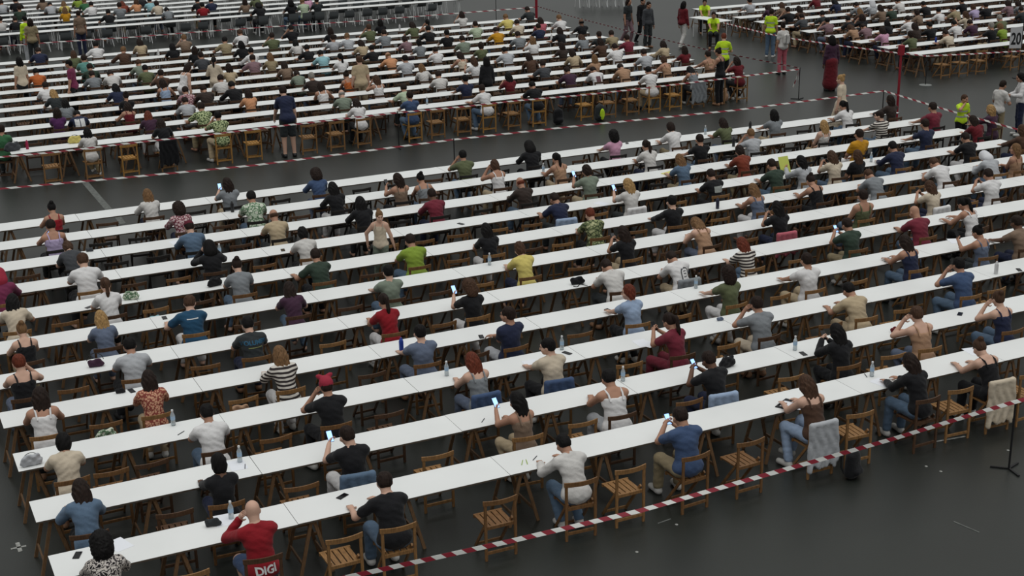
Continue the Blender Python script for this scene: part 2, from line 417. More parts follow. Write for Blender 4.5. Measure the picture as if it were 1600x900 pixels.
    me = npmesh('body', np.concatenate(out['V']), np.concatenate(out['Q']), [SKIN['a'], EYE, LIP], np.concatenate(out['M']))
    hm = Matrix([list(Rh[i])+[hc[i]] for i in range(3)]+[[0, 0, 0, 1]])
    FIG[key] = dict(body=me, head=hm, hc=hc, T=T, TR=TR, arms=arms, lg=lg, feet=feet, hands=hands, H=H, N=N, mid=mid, Ru=Ru, Rl=Rl, up=upA, fo=foA, FT=FT, TH=TH, SH=SH, stand=stand)
    return FIG[key]
PARTS = {}
def folds(amp):
    def f(F, X, Y, Z): return F+amp*(np.sin(X*31+Z*19+2.5*np.sin(Y*17+Z*9))*np.sin(Z*37-Y*25+3*np.sin(X*14))+.6*np.sin(Z*63+5*np.sin(X*9+Y*11)))
    return f
def top_mesh(pose, legs, sl):
    key = ('top', pose, sl)
    if key in PARTS: return PARTS[key]
    g = figure(pose, legs)
    P = list(g['T'])+[cone(p[1], p[2], p[3]*.8, p[4], p[5]) for p in g['TR']] if sl != 't' else list(g['T'][:3])
    P += [ell(g['H']+np.array([0, .0, .02]), (.175, .13, .10), None, .05)]
    for a, e, w in g['arms']:
        if sl == 's': P.append(cone(a, a+(e-a)*.62, .060, .057, .03))
        if sl == 'l': P += [cone(a, e, .059, .050, .03), cone(e, e+(w-e)*.92, .050, .037, .02)]
    cuts = []
    if sl == 't':
        nn = g['Ru']@np.array([0, -.30, .95]); cuts = [(nn, (g['N']+g['Ru']@np.array([0, -.06, -.085]))@nn)]
    V, Q = sdf(P, .0165, .010, cuts, folds(.0035))
    if sl == 't':
        out = dict(V=[], Q=[], M=[]); shift(V, Q, 0, out)
        for s in (-1, 1):
            pts = [g['N']+g['Ru']@np.array(q) for q in ((s*.085, -.105, -.14), (s*.092, -.09, -.04), (s*.10, -.02, .03), (s*.095, .085, -.005), (s*.085, .135, -.11))]
            shift(*tube_np(pts, [.013]*5, 6), 0, out)
        V, Q = np.concatenate(out['V']), np.concatenate(out['Q'])
    PARTS[key] = npmesh('top', V, Q, [SKIN['a']]); return PARTS[key]
def bottom_mesh(pose, legs, kind):
    st = pose[0] == 'S'; key = ('bot', st, legs, kind)
    if key in PARTS: return PARTS[key]
    g = figure(pose, legs)
    P = [ell(g['H']+np.array([0, .0, -.01]), (.172, .13, .11), None, .05)]
    for h, k, a in g['lg']:
        if kind == 'long': P += [cone(h, k, .092, .068, .04), cone(k, k+(a-k)*.93, .066, .056, .03)]
        elif kind == 'shorts': P += [cone(h, h+(k-h)*.85, .096, .086, .04)]
        else: P += [cone(h, k, .10, .085, .08)]
    if kind == 'skirt':
        k0, k1 = g['lg'][0][1], g['lg'][1][1]; P += [cone((g['lg'][0][0]+g['lg'][1][0])/2, (k0+k1)/2, .12, .11, .08)]
        if st: P += [cone(g['H'], (k0+k1)/2-np.array([0, 0, .25]), .15, .24, .08)]
    V, Q = sdf(P, .018, .006, (), folds(.003))
    PARTS[key] = npmesh('trousers', V, Q, [SKIN['a']]); return PARTS[key]
def shoe_mesh(pose, legs, i):
    key = ('shoe', legs, i)
    if key in PARTS: return PARTS[key]
    g = figure(pose, legs); V, Q = sdf(g['FT'][i], .014, .008, [((0, 0, 1), g['feet'][i][0][2]+.015)])
    PARTS[key] = npmesh('shoe', V, Q, [SKIN['a']]); return PARTS[key]
def hair_mesh(st):
    key = ('hair', st)
    if key in PARTS: return PARTS[key]
    cap = [ell((0, -.022, .034), (.086, .102, .099), k=.03)]
    face = [((0, .80, -.60), .034)]                  # open towards the face
    post = None; cell = .0125
    if st == 'S':
        def post(F, X, Y, Z): return F+.004*np.sin(X*110+3*np.sin(Z*60))*np.sin(Y*95+2*np.sin(X*50))
        P = cap+[ell((0, -.06, -.02), (.072, .055, .065), k=.03)]; cuts = face+[((0, 0, -1), .068)]
    elif st == 'B':
        def post(F, X, Y, Z): return F+.006*np.sin(X*85+5*np.sin(Z*14))*np.cos(Y*60)
        P = cap+[ell((0, -.035, -.03), (.098, .092, .12), k=.04)]; cuts = face+[((0, 0, -1), .125), ((0, 1, 0), .058)]
    elif st == 'L':
        P = cap+[ell((0, -.04, -.04), (.100, .085, .13), k=.04), ell((0, -.09, -.20), (.108, .05, .24), k=.06), ell((.085, -.02, -.12), (.03, .05, .13), k=.04), ell((-.085, -.02, -.12), (.03, .05, .13), k=.04)]
        cuts = face+[((0, 1, 0), .058)]
        def post(F, X, Y, Z): return F+np.where(Z < .02, .0055*np.sin(X*95+6*np.sin(Z*12))+.02*np.clip(-Z-.27, 0, 1)*np.sin(X*60), 0)
    elif st == 'P':
        P = cap+[ell((0, -.055, -.01), (.074, .06, .07), k=.03), cone((0, -.118, .05), (0, -.158, .0), .026, .034, .02), cone((0, -.158, .0), (0, -.15, -.17), .036, .030, .03), cone((0, -.15, -.17), (.01, -.135, -.30), .028, .012, .03)]; cuts = face
    elif st == 'U':
        P = cap+[ell((0, -.055, -.01), (.074, .06, .07), k=.03), ell((0, -.105, .095), (.047, .045, .045), k=.015)]; cuts = face
    elif st == 'C':
        P = cap+[ell((0, -.035, .015), (.128, .118, .135), k=.04), ell((0, -.075, -.08), (.125, .075, .12), k=.05)]; cuts = face+[((0, 1, 0), .07)]
        def post(F, X, Y, Z): return F+.012*np.sin(X*75+3*np.sin(Z*50))*np.sin(Y*70)*np.sin(Z*68+2*np.sin(X*40))
    elif st == 'H':
        P = [ell((0, -.02, .02), (.104, .12, .125), k=.03), ell((0, -.06, -.1), (.12, .09, .12), k=.06)]; cuts = [((0, .9, -.35), .05)]
    elif st == 'T':
        P = [ell((0, -.015, .045), (.088, .104, .092), k=.02), ell((0, .11, .045), (.062, .06, .012), k=.02)]; cuts = [((0, -.1, -1), -.03)]
    elif st == 'W':
        P = [ell((0, -.02, .04), (.09, .105, .1), k=.02), ell((-.055, .02, .135), (.06, .03, .035), roty(.5), .02), ell((.055, .02, .135), (.06, .03, .035), roty(-.5), .02), ell((0, .03, .125), (.025, .025, .025), k=.02)]; cuts = face+[((0, 0, -1), -.0)]
    elif st == 'G':                                  # the fringe of a balding head
        P = [ell((0, -.03, -.005), (.083, .09, .062), k=.02)]; cuts = [((0, 1, 0), -.005), ((0, 0, 1), .03)]
    V, Q = sdf(P, cell, 0, cuts, post)
    if st in 'LP': V[:, 1] += .24*np.clip(-V[:, 2]-.06, 0, 1)
    PARTS[key] = npmesh('hair', V, Q, [SKIN['a']]); return PARTS[key]
HSTYLE = {'S': 'short {} hair', 'B': '{} bob', 'L': 'long {} hair', 'P': '{} ponytail', 'U': '{} bun', 'C': 'curly {} hair', 'H': '{} hood', 'T': '{} cap', 'W': '{} headscarf', 'G': 'balding head', 'X': 'bald head'}
CLOTH = {'white': (214, 212, 212), 'offwhite': (200, 197, 194), 'cream': (196, 182, 162), 'beige': (178, 160, 132), 'tan': (164, 130, 104), 'lightgrey': (170, 172, 176), 'grey': (124, 128, 132),
         'darkgrey': (66, 68, 72), 'black': (24, 24, 27), 'charcoal': (46, 50, 52), 'navy': (36, 42, 66), 'blue': (62, 80, 112), 'denim': (86, 106, 128), 'lightblue': (146, 164, 190), 'bluegrey': (96, 106, 126), 'teal': (34, 72, 100), 'aqua': (140, 182, 190),
         'red': (134, 24, 34), 'darkred': (98, 26, 34), 'maroon': (112, 40, 54), 'rust': (120, 56, 40), 'orange': (180, 96, 48), 'peach': (198, 142, 104), 'mustard': (186, 134, 30), 'yellow': (206, 190, 110), 'lime': (128, 150, 56), 'vest yellow': (186, 220, 44),
         'green': (58, 104, 70), 'darkgreen': (50, 64, 54), 'olive': (92, 98, 70), 'sage': (120, 130, 116), 'palegreen': (172, 186, 160), 'seagreen': (92, 140, 132), 'pink': (196, 148, 172), 'rose': (176, 92, 104), 'magenta': (112, 44, 74), 'purple': (80, 40, 84), 'lilac': (172, 158, 190), 'mauve': (126, 100, 106), 'plum': (64, 40, 58),
         'brown': (78, 56, 44), 'darkbrown': (52, 42, 38), 'taupe': (124, 104, 88), 'khaki': (146, 132, 104)}
def cloth(name):
    if name in ('striped',): return pattern('cloth_striped', 'stripe', [(52, 46, 46), (206, 200, 192)], 5.5)
    if name == 'red-striped': return pattern('cloth_red_striped', 'stripe', [(150, 40, 46), (206, 180, 176)], 4)
    if name == 'black-white floral': return pattern('cloth_bw_floral', 'camo', [(30, 28, 30), (198, 190, 184), (50, 46, 48), (206, 198, 190)], 22)
    if name == 'red floral': return pattern('cloth_red_floral', 'spots', [(196, 148, 120), (132, 66, 58)], 34)
    if name == 'pink floral': return pattern('cloth_pink_floral', 'camo', [(198, 170, 170), (112, 48, 64), (196, 176, 176)], 20)
    if name == 'green floral': return pattern('cloth_green_floral', 'spots', [(72, 88, 58), (176, 186, 140)], 26)
    if name == 'camouflage': return pattern('cloth_camo', 'camo', [(150, 156, 112), (62, 72, 50), (112, 120, 84), (176, 176, 136)], 15)
    if name == 'printed green': return pattern('cloth_pale_green', 'camo', [(176, 190, 168), (96, 124, 96), (200, 206, 190)], 14)
    return mat('cloth_'+name.replace(' ', '_'), CLOTH[name], .85, .2, bump=.5, bscale=11, vary=.1, vscale=5, sheen=.1)
BOTS = ['denim', 'navy', 'black', 'charcoal', 'white', 'beige', 'bluegrey', 'black', 'denim', 'khaki']
SHOE = [mat('shoe_white', (196, 194, 190), .6), mat('shoe_black', (24, 24, 26), .5), mat('shoe_tan', (140, 104, 78), .6)]
def person(loc, rz, hair, skin, top, sleeve, pose, label, group, legs=None, bot=None, botkind='long', size=1.0, shoes=True, mirror=False, wide=1.0):
    legs = legs or RND.choice('AABC')
    g = figure(pose, legs)
    sx = -1 if mirror else 1
    o = new('person', g['body'], None, loc, rz, label, 'person', group, None, [SKIN[skin], EYE, LIP], (size*sx*wide, size, size))
    new('top', top_mesh(pose, legs, sleeve), o, mats=[cloth(top)])
    b = bot or RND.choice(BOTS)
    new('trousers' if botkind == 'long' else botkind, bottom_mesh(pose, legs, botkind), o, mats=[cloth(b)])
    if shoes:
        sm = RND.choice(SHOE)
        for i in (0, 1): new('shoe', shoe_mesh(pose, legs, i), o, mats=[sm])
    if hair[0] != 'X':
        new({'H': 'hood', 'T': 'cap', 'W': 'headscarf'}.get(hair[0], 'hair'), hair_mesh(hair[0]), o, mats=[HAIRC[hair[1]][1]], mtx=g['head'])
        if hair[0] in 'TW': new('hair', hair_mesh('S'), o, mats=[HAIRC['d'][1]], mtx=g['head']@Matrix.Scale(.97, 4))
    return o
def look(hair, top):
    h = HSTYLE[hair[0]].format(HAIRC[hair[1]][0]) if hair[0] not in 'XG' else HSTYLE[hair[0]]
    return 'person in %s, %s' % (top, h)
# ------------------------------------------------------------------ floor
def floor_material():
    m = mat('floor_asphalt', (31, 33, 30), .38, .68)
    nt = m.node_tree; b = nt.nodes['Principled BSDF']; tc = nt.nodes.new('ShaderNodeTexCoord')
    def noise(sc, det=4):
        n = nt.nodes.new('ShaderNodeTexNoise'); n.inputs['Scale'].default_value = sc; n.inputs['Detail'].default_value = det
        nt.links.new(tc.outputs['Object'], n.inputs['Vector']); return n
    a, c = noise(.35), noise(40, 6)
    r = nt.nodes.new('ShaderNodeValToRGB'); r.color_ramp.elements[0].position = .25; r.color_ramp.elements[1].position = .75
    r.color_ramp.elements[0].color = (*lin((26, 28, 25)), 1); r.color_ramp.elements[1].color = (*lin((36, 39, 35)), 1)
    nt.links.new(a.outputs['Fac'], r.inputs['Fac'])
    mx = nt.nodes.new('ShaderNodeMixRGB'); mx.blend_type = 'OVERLAY'; mx.inputs['Fac'].default_value = .25
    nt.links.new(r.outputs['Color'], mx.inputs['Color1']); nt.links.new(c.outputs['Fac'], mx.inputs['Color2'])
    nt.links.new(mx.outputs['Color'], b.inputs['Base Color'])
    bp = nt.nodes.new('ShaderNodeBump'); bp.inputs['Strength'].default_value = .12; bp.inputs['Distance'].default_value = .01
    nt.links.new(c.outputs['Fac'], bp.inputs['Height']); nt.links.new(bp.outputs['Normal'], b.inputs['Normal'])
    return m
new('floor', MB().box(-40, 110, -5, 150, -.2, 0).mesh('floor', floor_material()), kind='structure')
MARK = mat('floor_paint', (150, 150, 146), .8, .2, vary=.3, vscale=20); SCUFF = mat('floor_scuff', (96, 98, 95), .8, .2, vary=.3, vscale=12)
def mark(p, q, w, label, m, kind='floor marking'):
    a, b = at(*p), at(*q)
    o = new('floor_mark', MB().beam((0, 0, .0), b-a, w, .003).mesh('floor_mark', m), None, (a.x, a.y, .0025), label=label, cat=kind, group='painted marks and scuffs on the floor')
    return o
mark((17, 858), (41, 853), .035, 'long stroke of the pale cross painted on floor, lower left corner', MARK)
mark((27, 848), (32, 862), .05, 'short stroke of the pale cross painted on floor, lower left corner', MARK)
for i, (p, q, w, t) in enumerate([((1463, 690), (1508, 682), .03, 'pale scuff on dark floor below the beige jacket chair'), ((1545, 668), (1585, 660), .02, 'pale scuff on dark floor beside thin black tape post'),
                               ((1028, 818), (1048, 811), .02, 'short pale scuff on dark floor below empty front chair'), ((1490, 815), (1530, 832), .02, 'diagonal scuff on the empty dark floor, lower right'),
                               ((133, 285), (172, 330), .16, 'faint pale stripe crossing the aisle between the blocks at left'), ((182, 336), (192, 350), .14, 'faint pale stripe seen between first rear tables at left')]):
    mark(p, q, w, t, MARK if i == 0 else SCUFF)
for i, (x, y) in enumerate(((1057, 820), (995, 863), (1447, 729), (1575, 704), (1470, 737))):
    a = at(x, y); new('litter_scrap', MB().lathe([(.02, 0), (.022, .006), (.008, .012)], 6).mesh('litter_scrap', MARK), None, (a.x, a.y, 0), label='tiny white scrap of litter on the dark floor', cat='litter', group='white scraps on the floor')

# ------------------------------------------------------------------ tables
WHITE = mat('table_laminate', (226, 227, 226), .42, .4, vary=.03, vscale=1.2); EDGE = mat('table_edge', (84, 74, 64), .6)
PINE = wood('trestle_pine', (118, 90, 64)); GREYM = mat('metal_white', (226, 228, 228), .4); DARKM = mat('metal_dark', (34, 34, 36), .45)
def top_geo(L, W=.594, th=.024):
    return MB().box(.003, L-.003, 0, W, .74-th, .738, 1).box(.003, L-.003, 0, W, .738, .74).mesh('table_top', [WHITE, EDGE])
TOPS = {}
def trestle_parts():
    beamm = MB().box(-.03, .03, -.26, .26, .672, .714).mesh('trestle_beam', PINE)
    legs = [MB().beam((sx*.02, sy*.24, .70), (sx*.20, sy*.27, 0), .042, .024, (0, 1, 0)).mesh('leg', PINE) for sx in (-1, 1) for sy in (-1, 1)]
    rails = [MB().beam((sx*.155, -.26, .17), (sx*.155, .26, .17), .02, .04).mesh('rail', PINE) for sx in (-1, 1)]
    return beamm, legs, rails
TB, TL, TRL = trestle_parts()
_m = MB()
for me in [TB]+TL+TRL: _m.add([v.co for v in me.vertices], [tuple(p.vertices) for p in me.polygons])
TJ = _m.mesh('trestle', PINE)
_m = MB()
for sx in (-1, 1):
    for sy in (-1, 1): _m.tube([(sx*.03, sy*.22, .715), (sx*.05, sy*.26, .01)], .013, 6)
    _m.tube([(sx*.03, -.22, .70), (sx*.03, .22, .70)], .012, 6)
TMET = _m.mesh('trestle', GREYM)
BLOCK = {}
def seen(x, y): return -60 < x < 1660 and -60 < y < 975
def table_rows(block, where, Ys, seams, detail, metal=False):
    BLOCK[block] = (Ys, seams, where)
    for r, Y in enumerate(Ys):
        k = 0
        for a, b in zip(seams[:-1], seams[1:]):
            c = [proj((x, y, z)) for x in (a, b) for y in (Y, Y+.6) for z in (0, .74)]
            if not (max(p[0] for p in c) > -5 and min(p[0] for p in c) < 1605 and max(p[1] for p in c) > -5 and min(p[1] for p in c) < 905): continue
            k += 1; L = round(b-a, 3)
            if L not in TOPS: TOPS[L] = top_geo(L)
            t = new('trestle_table', None, None, (a, Y+RND.uniform(-.008, .008), 0), RND.uniform(-.002, .002), 'white trestle table, %s from left in %s row of %s' % (nth(k), nth(r+1), where), 'table', 'white tables of the '+where)
            new('table_top', TOPS[L], t)
            for tx in (.19, L/2)+((L-.19,) if b == seams[-1] else ()):
                if r < detail:
                    q = new('trestle', TB, t, (tx, .297, 0))
                    for me in TL: new('leg', me, q)
                    for me in TRL: new('rail', me, q)
                else: new('trestle', TMET if metal else TJ, t, (tx, .297, 0))
YA = [14.32, 15.80, 17.32, 18.81, 20.29, 21.77, 23.25, 24.72, 26.18, 27.60, 29.00]
XA = [1.279, 4.009, 6.747, 9.454, 12.207]+[12.207+2.63*i for i in range(1, 6)]
YB = [36.08+1.425*i for i in range(11)]
XB = [3.55+2.72*i for i in range(9)]
YC = [57.6+1.46*i for i in range(9)]
XC = [2.8+2.5*i for i in range(10)]
YD = [35.9+1.45*i for i in range(10)]
XD = [32.0+2.7*i for i in range(7)]
table_rows('A', 'front block', YA, XA, 5)
table_rows('B', 'middle block', YB, XB, 1)
table_rows('C', 'far-left block', YC, XC, 0, True)
table_rows('D', 'far-right block', YD, XD, 1)

# ------------------------------------------------------------------ chairs
CW = wood('chair_beech', (142, 105, 66)); CD = wood('chair_beech_dark', (84, 60, 43)); CB = wood('chair_walnut', (88, 60, 42))
CBLACK = mat('chair_black_frame', (38, 35, 33), .5, .3)
CWOOD = [CW, wood('chair_honey', (120, 86, 54)), CD]
def arc_board(hw, y0, bow, z0, z1, th, n=8):
    m = MB(); vs_ = []
    for i in range(n+1):
        t = -1+2*i/n; x = t*hw; y = y0-bow*(1-t*t)
        vs_ += [(x, y-th/2, z0), (x, y+th/2, z0), (x, y+th/2, z1), (x, y-th/2, z1)]
    fs = []
    for i in range(n):
        for k in range(4): fs.append((i*4+k, i*4+(k+1) % 4, i*4+4+(k+1) % 4, i*4+4+k))
    fs += [(3, 2, 1, 0), tuple(n*4+k for k in range(4))]
    return m.add(vs_, fs)
CH = dict(
    backrest=[arc_board(.222, -.20, .045, .742, .80, .016)],
    post=[MB().beam((s*.195, -.20, .79), (s*.195, -.20, 0), .034, .022, (0, 1, 0)) for s in (-1, 1)],
    leg=[MB().beam((s*.168, -.17, .50), (s*.168, .20, 0), .022, .034, (0, 0, 1)) for s in (-1, 1)],
    seat_rail=[MB().box(-.19, .19, -.195, -.165, .405, .445), MB().box(-.19, .19, .165, .195, .405, .445)],
    slat=[MB().box(-.1835+i*.0745, -.1835+i*.0745+.0585, -.165, .165, .426, .444) for i in range(5)],
    stretcher=[MB().beam((-.19, -.20, .10), (.19, -.20, .10), .02, .035), MB().beam((-.165, .17, .05), (.165, .17, .05), .02, .03)])
CHM = {k: [b.mesh(k, CW) for b in v] for k, v in CH.items()}
def join_mb(keys, name, m):
    o = MB()
    for k in keys:
        for b in CH[k]: o.add(b.v, b.f)
    return o.mesh(name, m)
CJ_seat = join_mb(('seat_rail', 'slat'), 'seat', CW); CJ_frame = join_mb(('post', 'leg', 'stretcher'), 'frame', CW)
CJ_all = join_mb(tuple(CH), 'folding_chair', CW)
def chair(X, Y, rz, label, group, full, wood_):
    if full == 2:
        o = new('folding_chair', None, None, (X, Y, 0), rz, label, 'chair', group)
        for k, ms in CHM.items():
            for me in ms: new(k, me, o, mats=[wood_])
    else:
        o = new('folding_chair', CJ_frame, None, (X, Y, 0), rz, label, 'chair', group, mats=[wood_])
        new('seat', CJ_seat, o, mats=[wood_]); new('backrest', CHM['backrest'][0], o, mats=[wood_])
    return o
# ------------------------------------------------------------------ the seated crowd
# x y = centre of the head in the crop named by its corner (crop scale s), hair style+colour, skin, top, sleeve, pose, then options:
# T.. trousers, K.. kind of trousers, Y turn in degrees, G legs, M mirrored, R row, Z size
CROWD_A = '''
@0 0 1
-3 462 Hp a magenta l w R8
807 631 Lk b taupe t q Tbeige Y8
@0 640 3.4625
545 745 Ck b black-white_floral l w
425 490 Ld b denim l v Tblack
335 185 Bk b cream s w
1370 500 Xd a red l f Tblue Kshorts
1115 45 Sk b white s w
1180 250 Bk c black l u
@400 640 3.4625
490 130 Sd a black s q Twhite
690 370 Sd a black s e Tdenim
@800 640 3.4625
275 140 Sk b offwhite l v Tdenim
@1200 520 3.4625
205 330 Lb a brown t w Tlightblue
765 150 Ld b black l w Tdenim
1140 50 Ub a black t v Tblack
@0 420 3.4625
105 520 Sr a black t F
120 330 Ul a black t w
60 220 Lk b cream s v
570 150 Pb a white s w
545 290 Ly a bluegrey s w
700 395 Sk b lightgrey s w
800 590 Ld b red_floral s w
215 690 Ld b white t w Tblack
1020 175 Sb a teal s e Twhite
1340 270 Sk a charcoal s w
@400 420 3.4625
170 120 Ld a plum s v
715 55 Sk a sage s u
690 190 Pd b red s w Twhite
1150 105 Cb a black s q Twhite
885 370 Sk a bluegrey s u
130 480 Ll a striped l w Twhite
385 625 Wp b black s f
1170 500 Lr a grey t w
1360 265 Sd b navy s x Tlightgrey
@800 420 3.4625
190 415 Sk a cream s y Tblack
520 590 Sk b white t w Tlightgrey
855 345 Pd b maroon s p Y14 Tmaroon
1065 505 Sd c black s p Y10
625 120 Br a lightblue s y
1165 70 Cd a olive s u
1325 185 Sd b grey s f Tcream
905 745 Sd b blue s p Tkhaki
@1200 300 3.4625
205 405 Sd b white s u
430 500 Sk b beige s v Tbeige
740 300 Ld b navy t w Tdenim
1030 420 Sk b blue s f Tdenim
1130 235 Uk b bluegrey t q
1240 590 Ub a navy t f
800 690 Sb a tan t f
365 780 Lk a black l p Tblack
790 140 Xb b maroon s w
425 175 Sd b darkgreen s p
1055 80 Pk b white t v
45 110 Lk b black s p
515 35 Sd b olive t r
1345 205 Sd c taupe s F
@0 200 3.4625
280 425 Uk b red t w
275 530 Sd b lilac t p
370 640 Bb a darkgrey s n
450 720 Sb a white s w Z1.06
800 380 Ll a offwhite l w
965 435 Cd b pink_floral l w
1025 500 Tm a denim l w
1130 655 Hk a black l b
1280 715 Ud a grey s w
1225 325 Ld a grey s q
1360 375 Sk b printed_green s w
@400 200 3.4625
320 255 Cd b blue l w
415 335 Lk a black l w
560 435 Lk a black l w
765 250 Ld b taupe t q
890 240 Uk b grey t e
950 365 Sd c maroon l w
1115 135 Sk b olive s f
1290 240 Bb b white t b
95 475 Gb b beige s w
250 590 Bk a offwhite s w
325 700 Sd b darkgreen s e
835 615 Sd b lime s w
1240 565 Lk b black s w
@800 200 3.4625
90 125 Hk b black l w
240 175 Pk b tan t w
545 60 Ck b pink s u
45 300 Gr b darkbrown l w
230 355 Sd b navy s v
400 265 Bd b sage s q
420 455 Sr a camouflage s w
625 340 Ly a offwhite s q
860 420 Sk a black l u
600 590 Ld b black s p
40 700 Bb a yellow s w
725 135 Pd b offwhite s w
855 25 Bd a white s w
1015 85 Sd b black s u
1138 690 Ld b olive s w R11 y0
1230 170 Bd b rust s w
1290 40 Sl b lightgrey s f
905 200 Ll a denim s w
1075 280 Sd b black s w
995 520 Ll a tan t n
1240 610 Lr a striped s w
1300 350 Ll b bluegrey t w
860 680 Sd b white s n
510 785 Sd b offwhite s n
@1200 100 3.4625
30 285 Lk b grey s u
300 365 Ly a offwhite t r
405 260 Pk b white s w
600 300 Sd a striped s y
660 225 Ld b darkbrown l u
890 255 Sd b maroon s u
175 480 Lk b lightgrey l q
490 395 Sd b mustard s r
450 455 Lb b black s r
670 450 Sk b navy l w
845 365 Sd b navy s u
1065 435 Sd b black s w
1110 325 Ld a darkred s e
1190 470 Hw a lightgrey l n
1310 510 Ll b tan t x
1370 390 Lb b brown l u
20 580 Sd b darkgreen s w
370 525 Lb b cream s p
225 630 Ud b black t v
540 590 Sb b grey s n
900 545 Sb b white s n
1185 620 Sd b white s p
870 680 Lb b cream s p
'''
CROWD_B = '''
@0 0 3.4625
205 285 Sd b navy s v
395 295 Lb b olive s w
452 318 Sd b seagreen s w
485 355 Sd b darkgreen s w
520 250 Sk b white s w
195 405 Sk b orange s w
525 400 Sd b grey s v
248 455 Sd b white s w
575 415 Sd b offwhite s n
290 510 Ly a charcoal s w
350 560 Lk b grey s w
625 480 Lk b navy s w
335 610 Ld b purple s w
680 540 Ud b black s u
390 640 Sk b navy s w
690 590 Ld b darkred t e
470 700 Lk b offwhite s w
665 285 Sl b brown l e
755 240 Ld b beige s w
930 250 Lk b black s w
995 210 Sl a taupe s w
1050 280 Ld b black s u
1085 305 Sd b darkgrey s w
750 345 Sb b sage s w
785 370 Sk b olive s w
885 440 Ld b lightblue t w
870 400 Sd b brown s w
1235 380 Ld b beige s w
1190 420 Sd b offwhite s w
1215 210 Sk b khaki s w
1300 185 Sb b white s w
1305 250 Lk b black l w
1360 290 Sk b white l e
1015 480 Sd b pink_floral s w
1000 540 Sd b lightgrey s w
1090 585 Sd b green_floral s w
1180 625 Sk b green_floral s w
795 605 Lr b plum s w
870 665 Ld b black s w
1090 465 Sd b darkbrown s w
1255 470 Sk b black l v
1340 505 Ld b peach s w
@400 0 3.4625
50 330 Ll b khaki l w
150 345 Ld b taupe s w
5 300 Sd b mauve s w
85 195 Sd b olive s w
190 160 Tk b black s w
210 225 Lk b offwhite s w
215 385 Bd b sage s w
275 260 Sk b black s w
350 290 Sk b aqua s w
300 415 Sg b darkbrown s w
400 160 Ld b black s u
425 192 Sd b lightgrey s w
480 205 Sl b lightgrey s w
455 325 Pk b white s w
490 390 Ud b orange t e
565 240 Ld b beige s w
610 155 Sb b olive s w
625 260 Sk b black s w
670 130 Lk b black s u
690 200 Sd b grey s w
715 290 Gl b peach s w
650 435 Lb b white t b
350 470 Ld b white t e
463 490 Gg a sage s w
540 555 Ld a white s w
800 475 Sd b palegreen s e
830 510 Sd b blue s w
805 215 Bd b mauve s w
855 155 Ld b olive s w
880 250 Bk b grey s w
805 310 Sk b lightgrey s w
895 370 Ll b offwhite s w
915 120 Pk b offwhite t w
930 160 Sk b black s w
970 255 Sd b white s p
985 395 Sd b offwhite s w
1030 190 Sk b black s w
1110 95 Ld b offwhite s b
1115 225 Sd b sage s w
1100 310 Ld b cream t w
1130 430 Sk b navy s w
1185 150 Sd b palegreen s w
1175 335 Lb b white s q
1215 255 Bd b olive s w
1225 470 Sd b white s w
1295 180 Sd b mustard s w
1345 290 Sk b lightgrey s w
1350 110 Sl b yellow s w
1360 400 Lk b darkred s p
@800 0 3.4625
85 65 Sd b charcoal s w
150 95 Ld b rose s w
25 120 Sd b cream s w
255 95 Sl a white s w
140 155 Sd b navy s w
30 185 Sd b grey s w
110 215 Ll b white s w
375 130 Gk c black s w
255 180 Ld b black s w
370 205 Lb b grey s w
475 165 Sd b charcoal s u
530 185 Sd b khaki s e
475 245 Ld b brown s w
265 255 Ld b darkbrown s w
325 285 Ld b beige l e
90 305 Ld b brown s w
165 345 Sd b darkgrey s w
445 315 Ll b tan s w
555 265 Sd b white s w
620 220 Sd b maroon s w
295 365 Sd b plum s w
585 365 Sd b tan s w
712 290 Sd b lightgrey s w
815 250 Ld b beige l e
820 325 Bb b tan t w
930 285 Ld b darkred s w
955 360 Lk b grey t w
1060 310 Sd b tan t w
735 375 Sk b white s w
435 405 Sd b white s w
105 435 Sk b black s w
1215 335 Ld b darkred s w
'''
CROWD_D = '''
@1200 0 3.4625
245 -5 Ld b darkred s w
60 30 Lb b taupe s w
105 70 Sd b black s w
165 45 Ld b brown s w
180 95 Sd b darkgrey s w
290 70 Sk b charcoal s w
355 15 Lk b navy s w
320 120 Sk b mauve s w
435 95 Sk b black s w
495 30 Tk b grey s w
545 15 Hw b lightgrey l w
505 100 Ld b black s w
490 60 Ll b brown s w
505 130 Sd b mauve s n
455 170 Lb b tan s n
610 65 Ld b taupe l w
640 130 Lk b black s w
615 185 Ld b pink s w
650 35 Sd b darkgreen s w
700 5 Sd b offwhite s w
755 92 Sd b white s w
770 200 Bd b olive s w
790 160 Ld b darkbrown s w
805 50 Bd b taupe s w
840 25 Sk b black s w
870 122 Sk b black s q
920 72 Sk b white s e
960 183 Sd b cream s w
1005 135 Sk b white s w
1000 40 Sd b khaki s w
1045 5 Sd b black s w
1065 95 Lb b cream s q
1090 105 Sd b plum s w
1115 52 Bb b lilac s w
1170 20 Sd b black l w
1250 82 Sg b olive s w
1255 125 Bl b lime s w
1205 160 Sg b black s w
1330 35 Ld b grey s w
1310 10 Ld b mauve s w
1370 55 Sd b charcoal s w
-100 20 Sd b lightgrey s u
5 35 Ld b plum s w
'''
